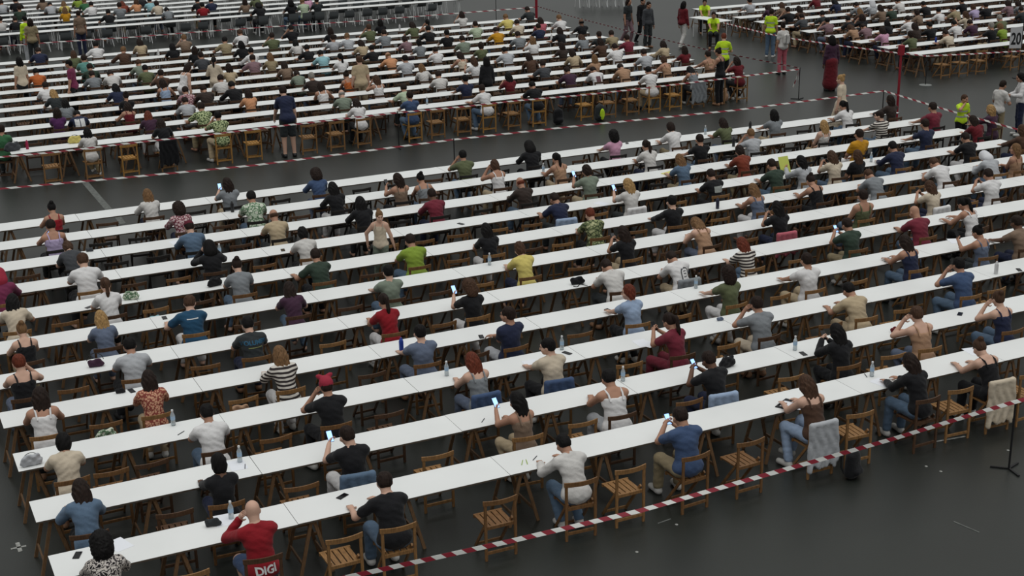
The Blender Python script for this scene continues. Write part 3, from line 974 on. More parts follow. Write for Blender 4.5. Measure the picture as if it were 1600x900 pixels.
CROWD_C = '''
@0 0 6.925
150 25 Sk b black s w
585 75 Sk b lightgrey s w
700 120 Ll b mustard s w
985 70 Sk b white s w
1170 135 Sk b black s w
640 60 Ll b yellow s w
455 5 Ld b taupe s w
830 -10 Ld b lime s w
910 -5 Sl b green s w
1290 90 Sd b grey s w
1365 45 Lr b rust s w
30 30 Sd b lightgrey s w
20 215 Sd b offwhite s w
140 215 Sd b black s w
210 95 Sd b darkgreen s w
@200 0 6.925
310 25 Bd b cream s w
420 95 Bk b grey s w
230 -20 Sd b aqua s w
130 -20 Sd b black s w
770 20 Sk b black s w
800 75 Sk b red s w
880 20 Sk b navy s w
1260 20 Ld b taupe s w
1370 -5 Ld b olive s w
40 20 Lb b peach s w
@400 0 6.925
25 55 Hk b black s w
390 30 Hk b black s w
650 10 Sd b charcoal s w
540 -20 Ld b pink s w
490 40 Sl b palegreen s w
'''
HEADZ = 1.18
def crowd(text):
    ox = oy = 0; s = 1; out = []
    for ln in text.strip().splitlines():
        f = ln.split()
        if f[0][0] == '@': ox, oy, s = float(f[0][1:]), float(f[1]), float(f[2]); continue
        opt = {v[0]: v[1:] for v in f[7:]}
        if 'y' in opt: x, y = ox+float(f[0])/s, float(f[1])/s
        else: x, y = ox+float(f[0])/s, oy+float(f[1])/s
        out.append((x, y, f[2], f[3], f[4].replace('_', ' '), f[5], f[6], opt))
    return out
def head_of(pose):
    g = figure(pose, 'A'); return g['hc']
def place(block, text):
    """every head goes to the row whose seats it fits best; the column gives the place along the row"""
    Ys, seams, where = BLOCK[block]; rows = {i: [] for i in range(len(Ys))}
    for x, y, hair, skin, top, sl, pose, opt in crowd(text):
        if block != 'A' and pose == 'w': pose = RND.choice('wwwvvueeFfn')
        hc = head_of(pose)
        def err(r): 
            Y = Ys[r]-.42; X = x_on(x, Y+hc[1], hc[2]); return abs(proj((X, Y+hc[1], hc[2]))[1]-y), X
        r = int(opt['R'])-1 if 'R' in opt else min(range(len(Ys)), key=lambda r: err(r)[0])
        e, X = err(r); X -= hc[0]
        rows[r].append((X, hair, skin, top, sl, pose, opt, e))
    return rows
CHAIRS_A = '''
@0 640 3.4625
600 290
815 290
955 545
840 530
578 55
1235 725
1030 875
@400 640 3.4625
105 125
725 30
610 15
250 390
990 205
480 690
1330 495
@800 640 3.4625
650 335
1290 155
395 75
@1200 520 3.4625
515 425
1060 280
140 215
690 105
1420 190
@0 420 3.4625
400 630
1120 510
1310 700
@400 420 3.4625
415 390
625 560
1015 295
1190 465
@800 420 3.4625
375 350
650 500
910 240
1175 395
960 710
@1200 300 3.4625
70 545
490 475
345 690
745 610
1245 510
570 280
165 355
'''
def chair_spots(text, Ys):
    ox = oy = 0; s = 1; rows = {i: [] for i in range(len(Ys))}
    for ln in text.strip().splitlines():
        f = ln.split()
        if f[0][0] == '@': ox, oy, s = float(f[0][1:]), float(f[1]), float(f[2]); continue
        x, y = ox+float(f[0])/s, oy+float(f[1])/s
        def err(r): X = x_on(x, Ys[r]-.65, .79); return abs(proj((X, Ys[r]-.65, .79))[1]-y), X
        r = min(range(len(Ys)), key=lambda r: err(r)[0]); rows[r].append(err(r)[1])
    return rows
CYEL = wood('chair_yellow_pine', (168, 124, 66))
SEATED = {}     # (block, row) -> list of (X, person, pose) for the things they hold
def seat_block(block, text, chairs, group, stuff_from):
    Ys, seams, where = BLOCK[block]
    rows = place(block, text); extra = chair_spots(chairs, Ys) if chairs else {i: [] for i in range(len(Ys))}
    loose = MB(); hidden = []
    for r in range(len(Ys)):
        Y = Ys[r]-.42
        ppl = sorted(rows[r], key=lambda p: p[0])
        for _ in range(6):                         # neighbours never share a seat
            for i in range(len(ppl)-1):
                d = .56-(ppl[i+1][0]-ppl[i][0])
                if d > 0: ppl[i] = (ppl[i][0]-d/2,)+ppl[i][1:]; ppl[i+1] = (ppl[i+1][0]+d/2,)+ppl[i+1][1:]
        spots = [(p[0], p) for p in ppl]
        for X in extra[r]:
            if all(abs(X-q[0]) > .42 for q in spots): spots.append((X, None))
        if r >= (5 if block == 'A' else 0):       # the long rows behind are filled with empty chairs
            xs = sorted([q[0] for q in spots]); lo = x_on(-25, Y, .8); hi = min(seams[-1]-.3, x_on(1625, Y, .8))
            edges = [max(seams[0], lo)-.1]+xs+[hi+.3]
            for a, b in zip(edges[:-1], edges[1:]):
                n = int((b-a)/.74)-1
                for i in range(n):
                    X = a+(b-a)*(i+1)/(n+1)
                    if RND.random() < .86: spots.append((X+RND.uniform(-.05, .05), None))
        spots.sort(key=lambda q: q[0])
        kp = kc = 0
        for X, p in spots:
            if not seen(*proj((X, Y, .8))): continue
            kc += 1
            dy = RND.uniform(-.03, .03); rz = RND.uniform(-.10, .10)
            wd_ = RND.choice(CWOOD) if not (block == 'A' and r >= 8) else RND.choice([CBLACK, CBLACK, CD])
            if block in 'BD': wd_ = RND.choice([CW, CW, CYEL])
            if r >= stuff_from and p is None and block != 'C':
                hidden.append((X, Y+dy, rz))
            elif block == 'C':
                if r < 3 or p: steel_chair(X, Y-.03+(0 if p else .27 if r else .5), rz, 'grey plastic chair with white legs, %s from left in %s row of %s' % (nth(kc), nth(r+1), where), 'chairs of the '+where, .86 if not p and not r else 1.0)
            elif r >= stuff_from: hidden.append((X, Y+dy, rz))
            else:
                full = 2 if (block == 'A' and r < 5) or r == 0 else 1
                chair(X, Y+dy-(.03 if p else 0), rz, ('wooden folding chair under a sitter, ' if p else 'empty wooden folding chair, ')+'%s from left in %s row of %s' % (nth(kc), nth(r+1), where), group, full, wd_)
            if p:
                kp += 1
                X, hair, skin, top, sl, pose, opt, e = p
                yaw = math.radians(float(opt['Y'])) if 'Y' in opt else RND.uniform(-.07, .07)
                sz = float(opt['Z']) if 'Z' in opt else RND.uniform(.97, 1.03)
                o = person((X, Y+dy*.5, 0), yaw, hair, skin, top, sl, pose, look(hair, top)+', %s from left in %s row of %s' % (nth(kp), nth(r+1), where), 'people seated in the '+where,
                           opt.get('G'), opt.get('T'), opt.get('K', 'long'), sz, (block == 'A' and r < 5) or r == 0, mirror=(hair[0] in 'LBPUC' and pose in 'wveu' and RND.random() < .5), wide=RND.uniform(.92, 1.0) if hair[0] in 'LBPUC' else RND.uniform(1.06, 1.15))
                SEATED.setdefault((block, r), []).append((X, o, pose, kp, where))
    if hidden:
        V = np.array([v.co for v in CJ_all.vertices]); F = [tuple(p.vertices) for p in CJ_all.polygons]
        for X, Y, rz in hidden:
            loose.add((V@rotz(rz).T+np.array([X, Y, 0])).tolist(), F)
        new('folding_chair', loose.mesh('folding_chair_rows', CD), None, label='rows of wooden folding chairs behind the tables of the '+where, cat='chairs', kind='stuff')
# grey shell chairs of the far-left block
GSH = mat('chair_shell_grey', (92, 96, 98), .5, .4); 
def _steel():
    sh = MB(); n = 6
    prof = [(.20, .44), (.05, .43), (-.12, .44), (-.20, .50), (-.235, .62), (-.25, .80)]
    vs_ = []
    for y, z in prof:
        for i in range(n+1):
            t = -1+2*i/n; w = .215 if z < .5 else .205
            vs_.append((t*w, y+(.02*(1-t*t) if False else -.025*(1-t*t)*(z > .48)), z-.012*(1-t*t)*(z < .48)))
    k = len(vs_); vs_ += [(x, y+.004, z-.014) if z < .5 else (x, y-.014, z) for x, y, z in vs_]
    fs = [(j*(n+1)+i, j*(n+1)+i+1, (j+1)*(n+1)+i+1, (j+1)*(n+1)+i) for j in range(len(prof)-1) for i in range(n)]
    fs += [tuple(v+k for v in f[::-1]) for f in fs]
    sh.add(vs_, fs)
    lg = [MB().tube([(sx*.17, y0, .43), (sx*.21, y1, 0)], .013, 6) for sx in (-1, 1) for y0, y1 in ((.15, .20), (-.13, -.24))]
    return sh.mesh('seat_shell', GSH, True), [l.mesh('leg', GREYM) for l in lg]
ST_S, ST_L = _steel()
def steel_chair(X, Y, rz, label, group, h=1.0):
    o = new('plastic_chair', ST_S, None, (X, Y, 0), rz, label, 'chair', group, scale=(1, 1, h))
    for l in ST_L: new('leg', l, o)
seat_block('A', CROWD_A, CHAIRS_A, 'wooden folding chairs of the front block', 99)
seat_block('B', CROWD_B, None, 'wooden folding chairs of the middle block', 1)
seat_block('D', CROWD_D, None, 'wooden folding chairs of the far-right block', 1)
seat_block('C', CROWD_C, None, 'chairs of the far-left block', 99)
# ------------------------------------------------------------------ finding sitters by pixel
ALLP = []
for (blk, r), lst in SEATED.items():
    for X, o, pose, kp, where in lst:
        g = figure(pose, 'A'); ALLP.append((proj((X+g['hc'][0], BLOCK[blk][0][r]-.42+g['hc'][1], g['hc'][2])), blk, r, X, o, pose, kp, where))
def sitter(x, y): return min(ALLP, key=lambda t: (t[0][0]-x)**2+(t[0][1]-y)**2)
bpy.context.view_layer.update()

# ------------------------------------------------------------------ prints and lettering on clothes and signs
from mathutils.bvhtree import BVHTree
def text_mesh(s, size, m, bold=.0):
    c = bpy.data.curves.new('lettering', 'FONT'); c.body = s; c.size = size; c.align_x = 'CENTER'; c.align_y = 'CENTER'; c.offset = bold; c.resolution_u = 3
    o = bpy.data.objects.new('lettering', c); COL.objects.link(o)
    me = bpy.data.meshes.new_from_object(o.evaluated_get(bpy.context.evaluated_depsgraph_get()))
    bpy.data.objects.remove(o); me.materials.clear(); me.materials.append(m); return me
def grid_mesh(w, h, m, n=6):
    vs_ = [(-w/2+w*i/n, -h/2+h*j/n, 0) for j in range(n+1) for i in range(n+1)]
    return MB().add(vs_, [(j*(n+1)+i, j*(n+1)+i+1, (j+1)*(n+1)+i+1, (j+1)*(n+1)+i) for j in range(n) for i in range(n)]).mesh('print', m)
def print_on(o, me, cx, cz, name='print', lift=.005, label=None, yoff=-1.0):
    """lays a flat print onto the back of the sitter's top"""
    top = [c for c in o.children if c.name.startswith('top')][0]
    tm = top.data; bv = BVHTree.FromPolygons([v.co.copy() for v in tm.vertices], [tuple(p.vertices) for p in tm.polygons])
    for v in me.vertices:
        x, z = cx+v.co.x, cz+v.co.y
        h = bv.ray_cast(Vector((x, yoff, z)), Vector((0, 1, 0)))
        y = h[0].y-lift if h[0] is not None else -.2
        v.co = (x, y, z)
    new(name, me, top, label=label)
INKW = mat('ink_white', (206, 206, 206), .7); INKT = mat('ink_teal', (36, 84, 112), .7); INKD = mat('ink_dark', (60, 62, 66), .7); INKG = mat('ink_grey', (150, 154, 150), .7); INKY = mat('ink_olive', (128, 132, 84), .7)
red = sitter(396, 784)[4]
print_on(red, text_mesh('DIGI', .115, INKW, .004), .0, .612, 'lettering', .012, 'white DIGI lettering')
vol = sitter(387, 498)[4]
print_on(vol, text_mesh('VOLUMES', .085, INKT, .004), 0, .955, 'lettering', .006, 'teal block lettering')
print_on(vol, grid_mesh(.20, .012, INKY), .02, .885, 'print', .006)
tee = sitter(1048, 396)[4]
m_ = MB()
arch = [(-.07, -.10), (-.07, .03), (-.055, .065), (0, .085), (.055, .065), (.07, .03), (.07, -.10)]
for p, q in zip(arch[:-1], arch[1:]): m_.beam((p[0], p[1], 0), (q[0], q[1], 0), .018, .001)
for y in (-.06, -.01, .03): m_.box(-.03, .02, y, y+.012, 0, .001)
m_.box(-.07, .05, -.15, -.135, 0, .001)
print_on(tee, m_.mesh('print', INKD), .05, .87, 'print', .006, 'dark arch print')
blk_ = sitter(1110, 281)[4]
print_on(blk_, grid_mesh(.20, .13, INKG), .03, .90, 'print', .006, 'pale square print')
jer = sitter(112.6, 185)[4]
print_on(jer, grid_mesh(.11, .22, INKW), -.065, .88, 'print', .006); print_on(jer, grid_mesh(.11, .22, INKW), .065, .88, 'print', .006)
print_on(sitter(295, 471)[4], grid_mesh(.16, .014, INKW), 0, .97, 'print', .006)
print_on(sitter(925.6, 117)[4], grid_mesh(.13, .16, mat('ink_plum', (96, 60, 66), .7)), 0, .86, 'print', .006)

# ------------------------------------------------------------------ barrier tape and posts
TAPE = mat('barrier_tape', (200, 200, 198), .5)
_nt = TAPE.node_tree; _b = _nt.nodes['Principled BSDF']; _uv = _nt.nodes.new('ShaderNodeUVMap'); _uv.uv_map = 'UVMap'
_s = _nt.nodes.new('ShaderNodeSeparateXYZ'); _nt.links.new(_uv.outputs['UV'], _s.inputs[0])
_add = _nt.nodes.new('ShaderNodeMath'); _add.operation = 'ADD'; _sc = _nt.nodes.new('ShaderNodeMath'); _sc.operation = 'MULTIPLY'; _sc.inputs[1].default_value = .25
_nt.links.new(_s.outputs['Y'], _sc.inputs[0]); _nt.links.new(_s.outputs['X'], _add.inputs[0]); _nt.links.new(_sc.outputs[0], _add.inputs[1])
_fr = _nt.nodes.new('ShaderNodeMath'); _fr.operation = 'FRACT'; _nt.links.new(_add.outputs[0], _fr.inputs[0])
_r = _nt.nodes.new('ShaderNodeValToRGB'); _r.color_ramp.interpolation = 'CONSTANT'
_r.color_ramp.elements[0].color = (*lin((212, 212, 208)), 1); _r.color_ramp.elements[1].color = (*lin((132, 28, 44)), 1); _r.color_ramp.elements[1].position = .5
_nt.links.new(_fr.outputs[0], _r.inputs['Fac']); _nt.links.new(_r.outputs['Color'], _b.inputs['Base Color'])
def tape(pts, label, period=.24, w=.055, sag=.0, tw=0.0):
    P = [Vector(p) for p in pts]; fine = []
    for a, b in zip(P[:-1], P[1:]):
        n = max(2, int((b-a).length/.35))
        for i in range(n):
            t = i/n; q = a.lerp(b, t); q.z -= sag*4*t*(1-t); fine.append(q)
    fine.append(P[-1]); org = fine[0].copy()
    vs_, us = [], []; L = 0
    for i, q in enumerate(fine):
        if i: L += (q-fine[i-1]).length
        d = (fine[min(i+1, len(fine)-1)]-fine[max(i-1, 0)]).normalized(); sd = d.cross(Vector((0, 0, 1))).normalized(); up = sd.cross(d)
        ang = tw*math.sin(L*.9)-.45
        k = (up*math.cos(ang)+sd*math.sin(ang))*w/2; t = sd*.0012
        vs_ += [q-k-t-org, q+k-t-org, q+k+t-org, q-k+t-org]; us.append(L/period)
    m = MB()
    for i in range(len(fine)-1):
        b = i*4
        for j in range(4): m.f.append((b+j, b+(j+1) % 4, b+4+(j+1) % 4, b+4+j))
    m.v = [tuple(v) for v in vs_]; m.m = [0]*len(m.f)
    me = m.mesh('barrier_tape', TAPE)
    uv = me.uv_layers.new(name='UVMap')
    for li, l in enumerate(me.loops): uv.data[li].uv = (us[l.vertex_index//4], (0, 1, 1, 0)[l.vertex_index % 4])
    return new('barrier_tape', me, None, org, label=label, cat='barrier tape', group='red and white barrier tapes')
def on_y(x, y, Y):
    d = RIGHT*((x-800)/FPX) - UP*((y-450)/FPX) + FWD; return CAMP+d*(Y/d.y)
BLK = mat('post_black', (26, 26, 28), .45, .4); REDP = mat('post_red', (140, 24, 40), .45, .4); GBASE = mat('post_base_grey', (120, 122, 120), .6)
def post(x, y, h, label, r=.014, m=BLK, base=True, bm=None):
    o = new('barrier_post', MB().tube([(0, 0, .0), (0, 0, h)], r, 8).mesh('pole', m), None, (x, y, 0), label=label, cat='post', group='barrier posts')
    if base:
        if bm: new('base', MB().lathe([(.20, 0), (.20, .02), (.03, .035)], 16).mesh('base', bm), o)
        else:
            for a in (.3, 2.4, 4.5): new('foot', MB().beam((0, 0, .012), (.24*math.cos(a), .24*math.sin(a), .012), .03, .02).mesh('foot', m), o)
    return o
tape([(2.6, 12.66, .93)]+[on_y(x, y, 12.66) for x, y in ((560, 898), (800, 845), (1000, 798), (1200, 741), (1272, 721), (1399, 684.7), (1526, 645.7), (1575, 631))]+[(15.2, 12.72, 1.0)], 'red and white tape along the front row of chairs, nearest the camera', .245, .052, 0, .3)
post(13.43, 12.69, 1.02, 'thin black tape post at right end of nearest tape')
tape([(1.2, 31.6, 1.0), at(0, 295, 1.0), at(200, 277, 1.0), at(400, 258, 1.0), at(709, 218, 1.0)], 'red and white tape across the wide aisle, left half', .45, .042)
tape([at(709, 218, 1.0), at(900, 197, 1.0), at(1150, 172, 1.0), at(1381, 142, 1.0)], 'red and white tape across the wide aisle, right half', .45, .042)
post(13.26, 31.0, 1.02, 'thin black post behind the sitter in olive, joining aisle tapes')
post(26.12, 30.57, 1.02, 'thin black corner post behind last table of the front block')
tape([at(1381, 142, 1.0), at(1480, 172, 1.0), at(1600, 205, 1.0), (25.6, 22.6, 1.0)], 'red and white tape running right past the yellow vest', .4, .042)
tape([(1.8, 34.95, .95)]+[on_y(x, y, 34.95) for x, y in ((0, 245.5), (86, 237.6), (200, 224), (330, 210), (436, 197), (585, 180), (622, 176))], 'red and white tape before middle block chairs, left of thin post', .33, .042)
tape([on_y(x, y, 34.95) for x, y in ((622, 176), (730, 166), (800, 158), (915, 148), (1000, 138.7), (1122, 124), (1250, 108))], 'red and white tape before middle block chairs, right of thin post', .33, .042)
post(13.33, 34.93, 1.0, 'thin black post standing before the sitter in blue, middle block')
post(26.50, 34.9, .98, 'thin black post at near right corner of the middle block')
tape([(26.54, 34.95, .95), at(1112.6, 79.4, 1.0), at(1000, 53.4, 1.0), at(894, 26, 1.0), at(840, 10, 1.0)], 'red and white tape down the right side of the middle block', .3, .042)
tape([(26.52, 34.93, .93), (26.44, 34.90, .55), (26.55, 34.95, .3)], 'short loose tape end hanging from the corner post', .25, .042)
tape([(26.50, 34.93, .93), (26.36, 34.90, .6), (26.30, 34.95, .38)], 'second short loose tape end, left of the first on corner post', .25, .042)
tape([at(-40, 75, .8)]+[at(x, y, .8) for x, y in ((4, 72), (86, 65.7), (200, 58.5), (301, 50.5), (400, 43.3), (559, 33), (701, 21.7), (775, 16))], 'red and white tape before far-left block, left of its post', .5, .042)
tape([at(x, y, .8) for x, y in ((775, 16), (838, 11))], 'red and white tape before far-left block, between post and red pole', .5, .042)
_p = at(775, 16, .8); post(_p.x, _p.y, 1.6, 'thin dark post in the far aisle left of red pole')
_p = at(838, 11, .9); new('red_pole', MB().tube([(0, 0, 0), (0, 0, 3.2)], .055, 10).mesh('red_pole', REDP), None, (_p.x, _p.y, 0), label='thick red pole at far right corner of the middle block', cat='pole')
_rp = new('red_pole', MB().tube([(0, 0, 0), (0, 0, 2.25)], .035, 10).mesh('red_pole', REDP), None, (26.45, 30.35, 0), label='tall red pole behind the end of the front block', cat='pole')
new('collar', MB().box(-.07, .07, -.06, .06, 2.0, 2.27).mesh('collar', REDP), _rp)
tape([at(x, y, .95) for x, y in ((1130, 35.4), (1196, 52), (1236, 60), (1309.7, 70.8), (1400, 82.3), (1447, 87.4))], 'red and white tape along left side of the far-right block', .3, .042)
tape([at(1447, 87.4, .95), at(1515, 84.5, .95), at(1600, 79.4, .95), (36.0, 33.6, .95)], 'red and white tape before the front chairs of far-right block', .3, .042)
post(31.3, 34.67, .97, 'thin black post on pale round base at far-right block corner', bm=GBASE)
sg = new('number_sign', None, None, (34.52, 34.2, 0), math.radians(-24), 'white sign reading 20 on a black pole before the far-right block', 'sign')
SIGN = mat('sign_white', (196, 196, 198), .5)
new('pole', MB().tube([(.21, 0, 0), (.21, 0, 2.3)], .016, 8).mesh('pole', BLK), sg); new('board', MB().box(-.20, .19, -.012, .0, .98, 1.66).mesh('board', SIGN), sg)
new('base', MB().lathe([(.2, 0), (.2, .02), (.03, .03)], 14).mesh('base', BLK), sg, (.21, 0, 0))
tm_ = text_mesh('20', .46, BLK, .012); 
for v in tm_.vertices: v.co = (v.co.x*.72, -.016, v.co.y*1.15+1.27)
new('lettering', tm_, sg, label='black number 20')

# ------------------------------------------------------------------ people on their feet
def stander(px, py, Y, face, hair, skin, top, sl, pose, legs, bot, kind, label, wide=1.0):
    g = figure(pose, legs); hz = 1.55 if Y is None else None
    P = at(px, py, g['hc'][2]) if Y is None else on_y(px, py, Y)
    size = P.z/g['hc'][2]; a = math.radians(face); off = rotz(a)@(g['hc']*size)
    return person((P.x-off[0], P.y-off[1], 0), a, hair, skin, top, sl, pose, label, 'people standing in the aisles', legs, bot, kind, size, True, wide=wide)
stander(593, 338, 24.05, 150, 'Ul', 'a', 'cream', 't', 'S4', 'S', 'sage', 'long', 'woman standing between the rows in a cream tank top, facing camera', .92)
stander(442, 143, 35.72, -4, 'Sd', 'a', 'navy', 's', 'S2', 'S', 'charcoal', 'shorts', 'man in navy tee and shorts standing at the middle block front table', 1.05)
stander(107, 100, None, 60, 'Sk', 'b', 'magenta', 's', 'S0', 'S', 'black', 'long', 'person in magenta standing between rows at left of middle block', .95)
stander(29, 95, None, 20, 'Lk', 'b', 'cream', 's', 'S0', 'S', 'black', 'long', 'woman in cream with long black hair standing at far left', .92)
stander(334, 95, 42.75, -20, 'Pk', 'b', 'cream', 'l', 'S1', 'S', 'cream', 'long', 'woman in cream with black ponytail standing in middle block', .95)
stander(294.6, 106, None, -60, 'Ld', 'a', 'white', 't', 'S2', 'S', 'white', 'long', 'woman in white leaning towards the one in cream', .92)
stander(561, 94, None, 0, 'Sb', 'a', 'beige', 's', 'S0', 'S', 'beige', 'long', 'broad person in beige standing between rows of the middle block', 1.15)
stander(759.6, 95, 38.35, -10, 'Hk', 'b', 'black', 'l', 'S0', 'S', 'black', 'long', 'person all in black standing between rows of the middle block')
sv = [stander(1131, 58, None, -30, 'Sr', 'a', 'vest yellow', 's', 'S1', 'S', 'black', 'long', 'steward in yellow vest beside the end of the middle block'),
      stander(1206, 19, None, -50, 'Sd', 'b', 'vest yellow', 's', 'S0', 'S', 'denim', 'long', 'steward in yellow vest at the left edge of far-right block'),
      stander(1507.6, 154.5, 27.05, 170, 'Sb', 'b', 'vest yellow', 's', 'S3', 'S', 'black', 'long', 'steward in yellow vest with hand at face, facing camera'),
      stander(38, 30, None, 20, 'Sk', 'a', 'vest yellow', 'l', 'S0', 'S', 'lightgrey', 'long', 'steward in yellow vest in the far left aisle')]
stander(1122, 82, None, 20, 'Ud', 'b', 'black', 't', 'S1', 'S', 'black', 'long', 'woman in black standing at right end of middle block front row', .92)
stander(983, 3, None, 200, 'Ld', 'b', 'charcoal', 's', 'S0', 'T', 'mauve', 'long', 'person in charcoal walking in the far aisle, left of two', .95)
stander(1005, 2, None, 190, 'Sk', 'b', 'black', 'l', 'S0', 'T', 'black', 'long', 'person all in black walking in the far aisle')
stander(1014, 8, None, 185, 'Sd', 'b', 'darkgrey', 'l', 'S0', 'S', 'charcoal', 'long', 'person in dark grey behind the one all in black')
stander(1069, 7, None, -70, 'Lk', 'b', 'darkred', 'l', 'S0', 'T', 'offwhite', 'long', 'person in dark red sweater and white trousers at staff table', .95)
w_rose = stander(1223, 41, None, -10, 'Ud', 'b', 'offwhite', 's', 'S0', 'S', 'rose', 'long', 'woman in rose trousers with a pale backpack', .92)
stander(1300, 62, None, -15, 'Hk', 'c', 'plum', 'l', 'S0', 'S', 'darkred', 'skirt', 'woman in long dark red skirt and head covering in the aisle')
stander(1313, 124, None, 35, 'Uy', 'a', 'cream', 's', 'S0', 'T', 'cream', 'skirt', 'woman in flowing pale clothes walking behind the front block', .95)
w_bag = stander(1567.5, 133, None, -80, 'Sd', 'b', 'offwhite', 's', 'S1', 'S', 'khaki', 'long', 'woman in pale top with big grey bag near right edge', .92)
stander(1594, 121, None, 60, 'Lk', 'b', 'white', 'l', 'S1', 'S', 'navy', 'long', 'woman in white top and jeans at the right edge', .95)
stander(122, 21.7, None, 10, 'Sd', 'b', 'taupe', 's', 'S0', 'S', 'navy', 'long', 'person in taupe tee and dark jeans in far left aisle')
stander(47, 34, None, -10, 'Ld', 'b', 'khaki', 's', 'S0', 'S', 'charcoal', 'long', 'person in khaki beside the far-left steward')
_q = at(1540, 172, 1.17)
person((_q.x, _q.y-.2, 0), .2, 'Ly', 'a', 'plum', 'l', 'u', 'woman with long blond hair seated alone in the aisle at right', 'people standing in the aisles', 'A', 'charcoal')
chair(_q.x, _q.y-.22, .2, 'wooden folding chair in the aisle under the blond woman', 'wooden folding chairs of the front block', 2, CD)
HIV = mat('reflective_grey', (176, 180, 176), .4)
for o in sv:
    tp = [c for c in o.children if c.name.startswith('top')][0]
    for z in (1.08, 1.24):
        m = MB(); n = 20; bv = BVHTree.FromPolygons([v.co.copy() for v in tp.data.vertices], [tuple(p.vertices) for p in tp.data.polygons])
        vs_ = []
        for i in range(n):
            a = 2*math.pi*i/n; d = Vector((math.cos(a), math.sin(a), 0))
            for zz in (z-.022, z+.022):
                h = bv.ray_cast(Vector((0, .02, zz))+d*.25 if abs(d.x) > .8 else Vector((0, .02, zz))+d*.6, -d)
                q = h[0] if h[0] is not None else Vector((d.x*.17, d.y*.12, zz))
                if abs(q.x) > .2: q = Vector((math.copysign(.185, q.x), q.y, zz))
                vs_.append(q+d*.006)
        m.add(vs_, [(2*i, 2*((i+1) % n), 2*((i+1) % n)+1, 2*i+1) for i in range(n)])
        new('reflective_band', m.mesh('reflective_band', HIV), tp)

# ------------------------------------------------------------------ staff table at the far right
a, b = at(1078, 27, .74), at(1127, 34, .74)
dr = Vector((b.x-a.x, b.y-a.y, 0)); L_ = min(dr.length, 2.4); ang = math.atan2(dr.y, dr.x)
stt = new('staff_table', None, None, (a.x, a.y, 0), ang, 'pale folding table with stewards in the far aisle', 'table')
new('table_top', MB().box(0, L_, -.05, .6, .72, .74).mesh('table_top', WHITE), stt)
for x in (.2, L_-.2):
    for y in (.02, .5): new('leg', MB().tube([(x, y, 0), (x, y, .72)], .016, 6).mesh('leg', GREYM), stt)
for (x, y, nm) in ((1101, 4, 'steward in yellow vest sitting behind the staff table'), (1115, 24, 'steward in yellow vest sitting at right end of staff table')):
    P = at(x, y, 1.2); person((P.x, P.y, 0), math.radians(150), 'Sd', 'b', 'vest yellow', 's', 'u', nm, 'people standing in the aisles', 'A', 'black')
    chair(P.x, P.y, math.radians(150), 'wooden folding chair under the '+nm.replace(' sitting', ''), 'wooden folding chairs of the far-right block', 1, CD)

# ------------------------------------------------------------------ jackets over chair backs
def jacket_mesh(ln):
    P = [cone((-.19, -.225, .79), (.19, -.225, .79), .030, .030, .03)]
    for i in range(9): x = -.168+.042*i; P.append(cone((x, -.235, .775), (x*1.12, -.25+.012*math.sin(i*2.1), .80-ln+.03*math.sin(i*1.3)), .026, .024, .03))
    P += [cone((-.19, -.235, .78), (-.225, -.265, .80-ln*1.05), .040, .034, .03), cone((.19, -.235, .78), (.225, -.262, .80-ln*.9), .040, .034, .03), cone((-.12, -.19, .77), (.12, -.19, .60), .03, .03, .04)]
    def post_(F, X, Y, Z): return F+.007*np.sin(X*48+2.2*np.sin(Z*11))*np.clip((.84-Z)*4, 0, 1)
    V, Q = sdf(P, .014, 0, (), post_); return npmesh('jacket', V, Q, [SKIN['a']])
JM = {k: jacket_mesh(v) for k, v in dict(s=.30, m=.42, l=.62).items()}
def jacket(x, y, col, ln, label):
    """over the chair whose back shows at the pixel"""
    best = None
    for o in COL.objects:
        if o.name.startswith('folding_chair') and o.parent is None and 'kind' not in o:
            p = proj((o.location.x, o.location.y-.22, .78)); d = (p[0]-x)**2+(p[1]-y)**2
            if best is None or d < best[0]: best = (d, o)
    c = best[1]
    new('jacket', JM[ln], None, c.location, c.rotation_euler[2], label, 'jacket', 'jackets over chair backs', None, [cloth(col)])
    return c
jacket(553, 742, 'denim', 's', 'denim jacket over chair of the sitter in black and white trousers')
jacket(752, 612, 'blue', 's', 'blue denim jacket over the chair of the red-haired sitter')
jacket(890, 592, 'blue', 's', 'blue denim jacket over chair of the sitter in cream tee')
jacket(1140, 612, 'lightblue', 's', 'pale denim jacket over chair of the sitter in black tee')
c1285 = jacket(1290, 665, 'lightgrey', 'l', 'long pale grey jacket over front row chair, black strap across it')
jacket(1546, 585, 'cream', 'l', 'long cream cardigan over the rightmost front row chair')
jacket(879, 342, 'lightblue', 's', 'pale denim jacket over chair of the sitter in navy tee')
jacket(997, 326, 'white', 's', 'white jacket over chair of the long-haired blond sitter')
jacket(1060, 445, 'grey', 's', 'grey hooded jacket over chair of sitter in arch print tee')
jacket(1467, 325, 'white', 's', 'white jacket over chair of the sitter in cream, right side')
jacket(1208, 392, 'rose', 'm', 'rose jacket over an empty chair in the fifth row')
jacket(252, 222, 'black', 'l', 'long black coat over a middle block front chair')
jacket(1080, 130, 'grey', 'l', 'grey jacket over chair at right of middle block front row')

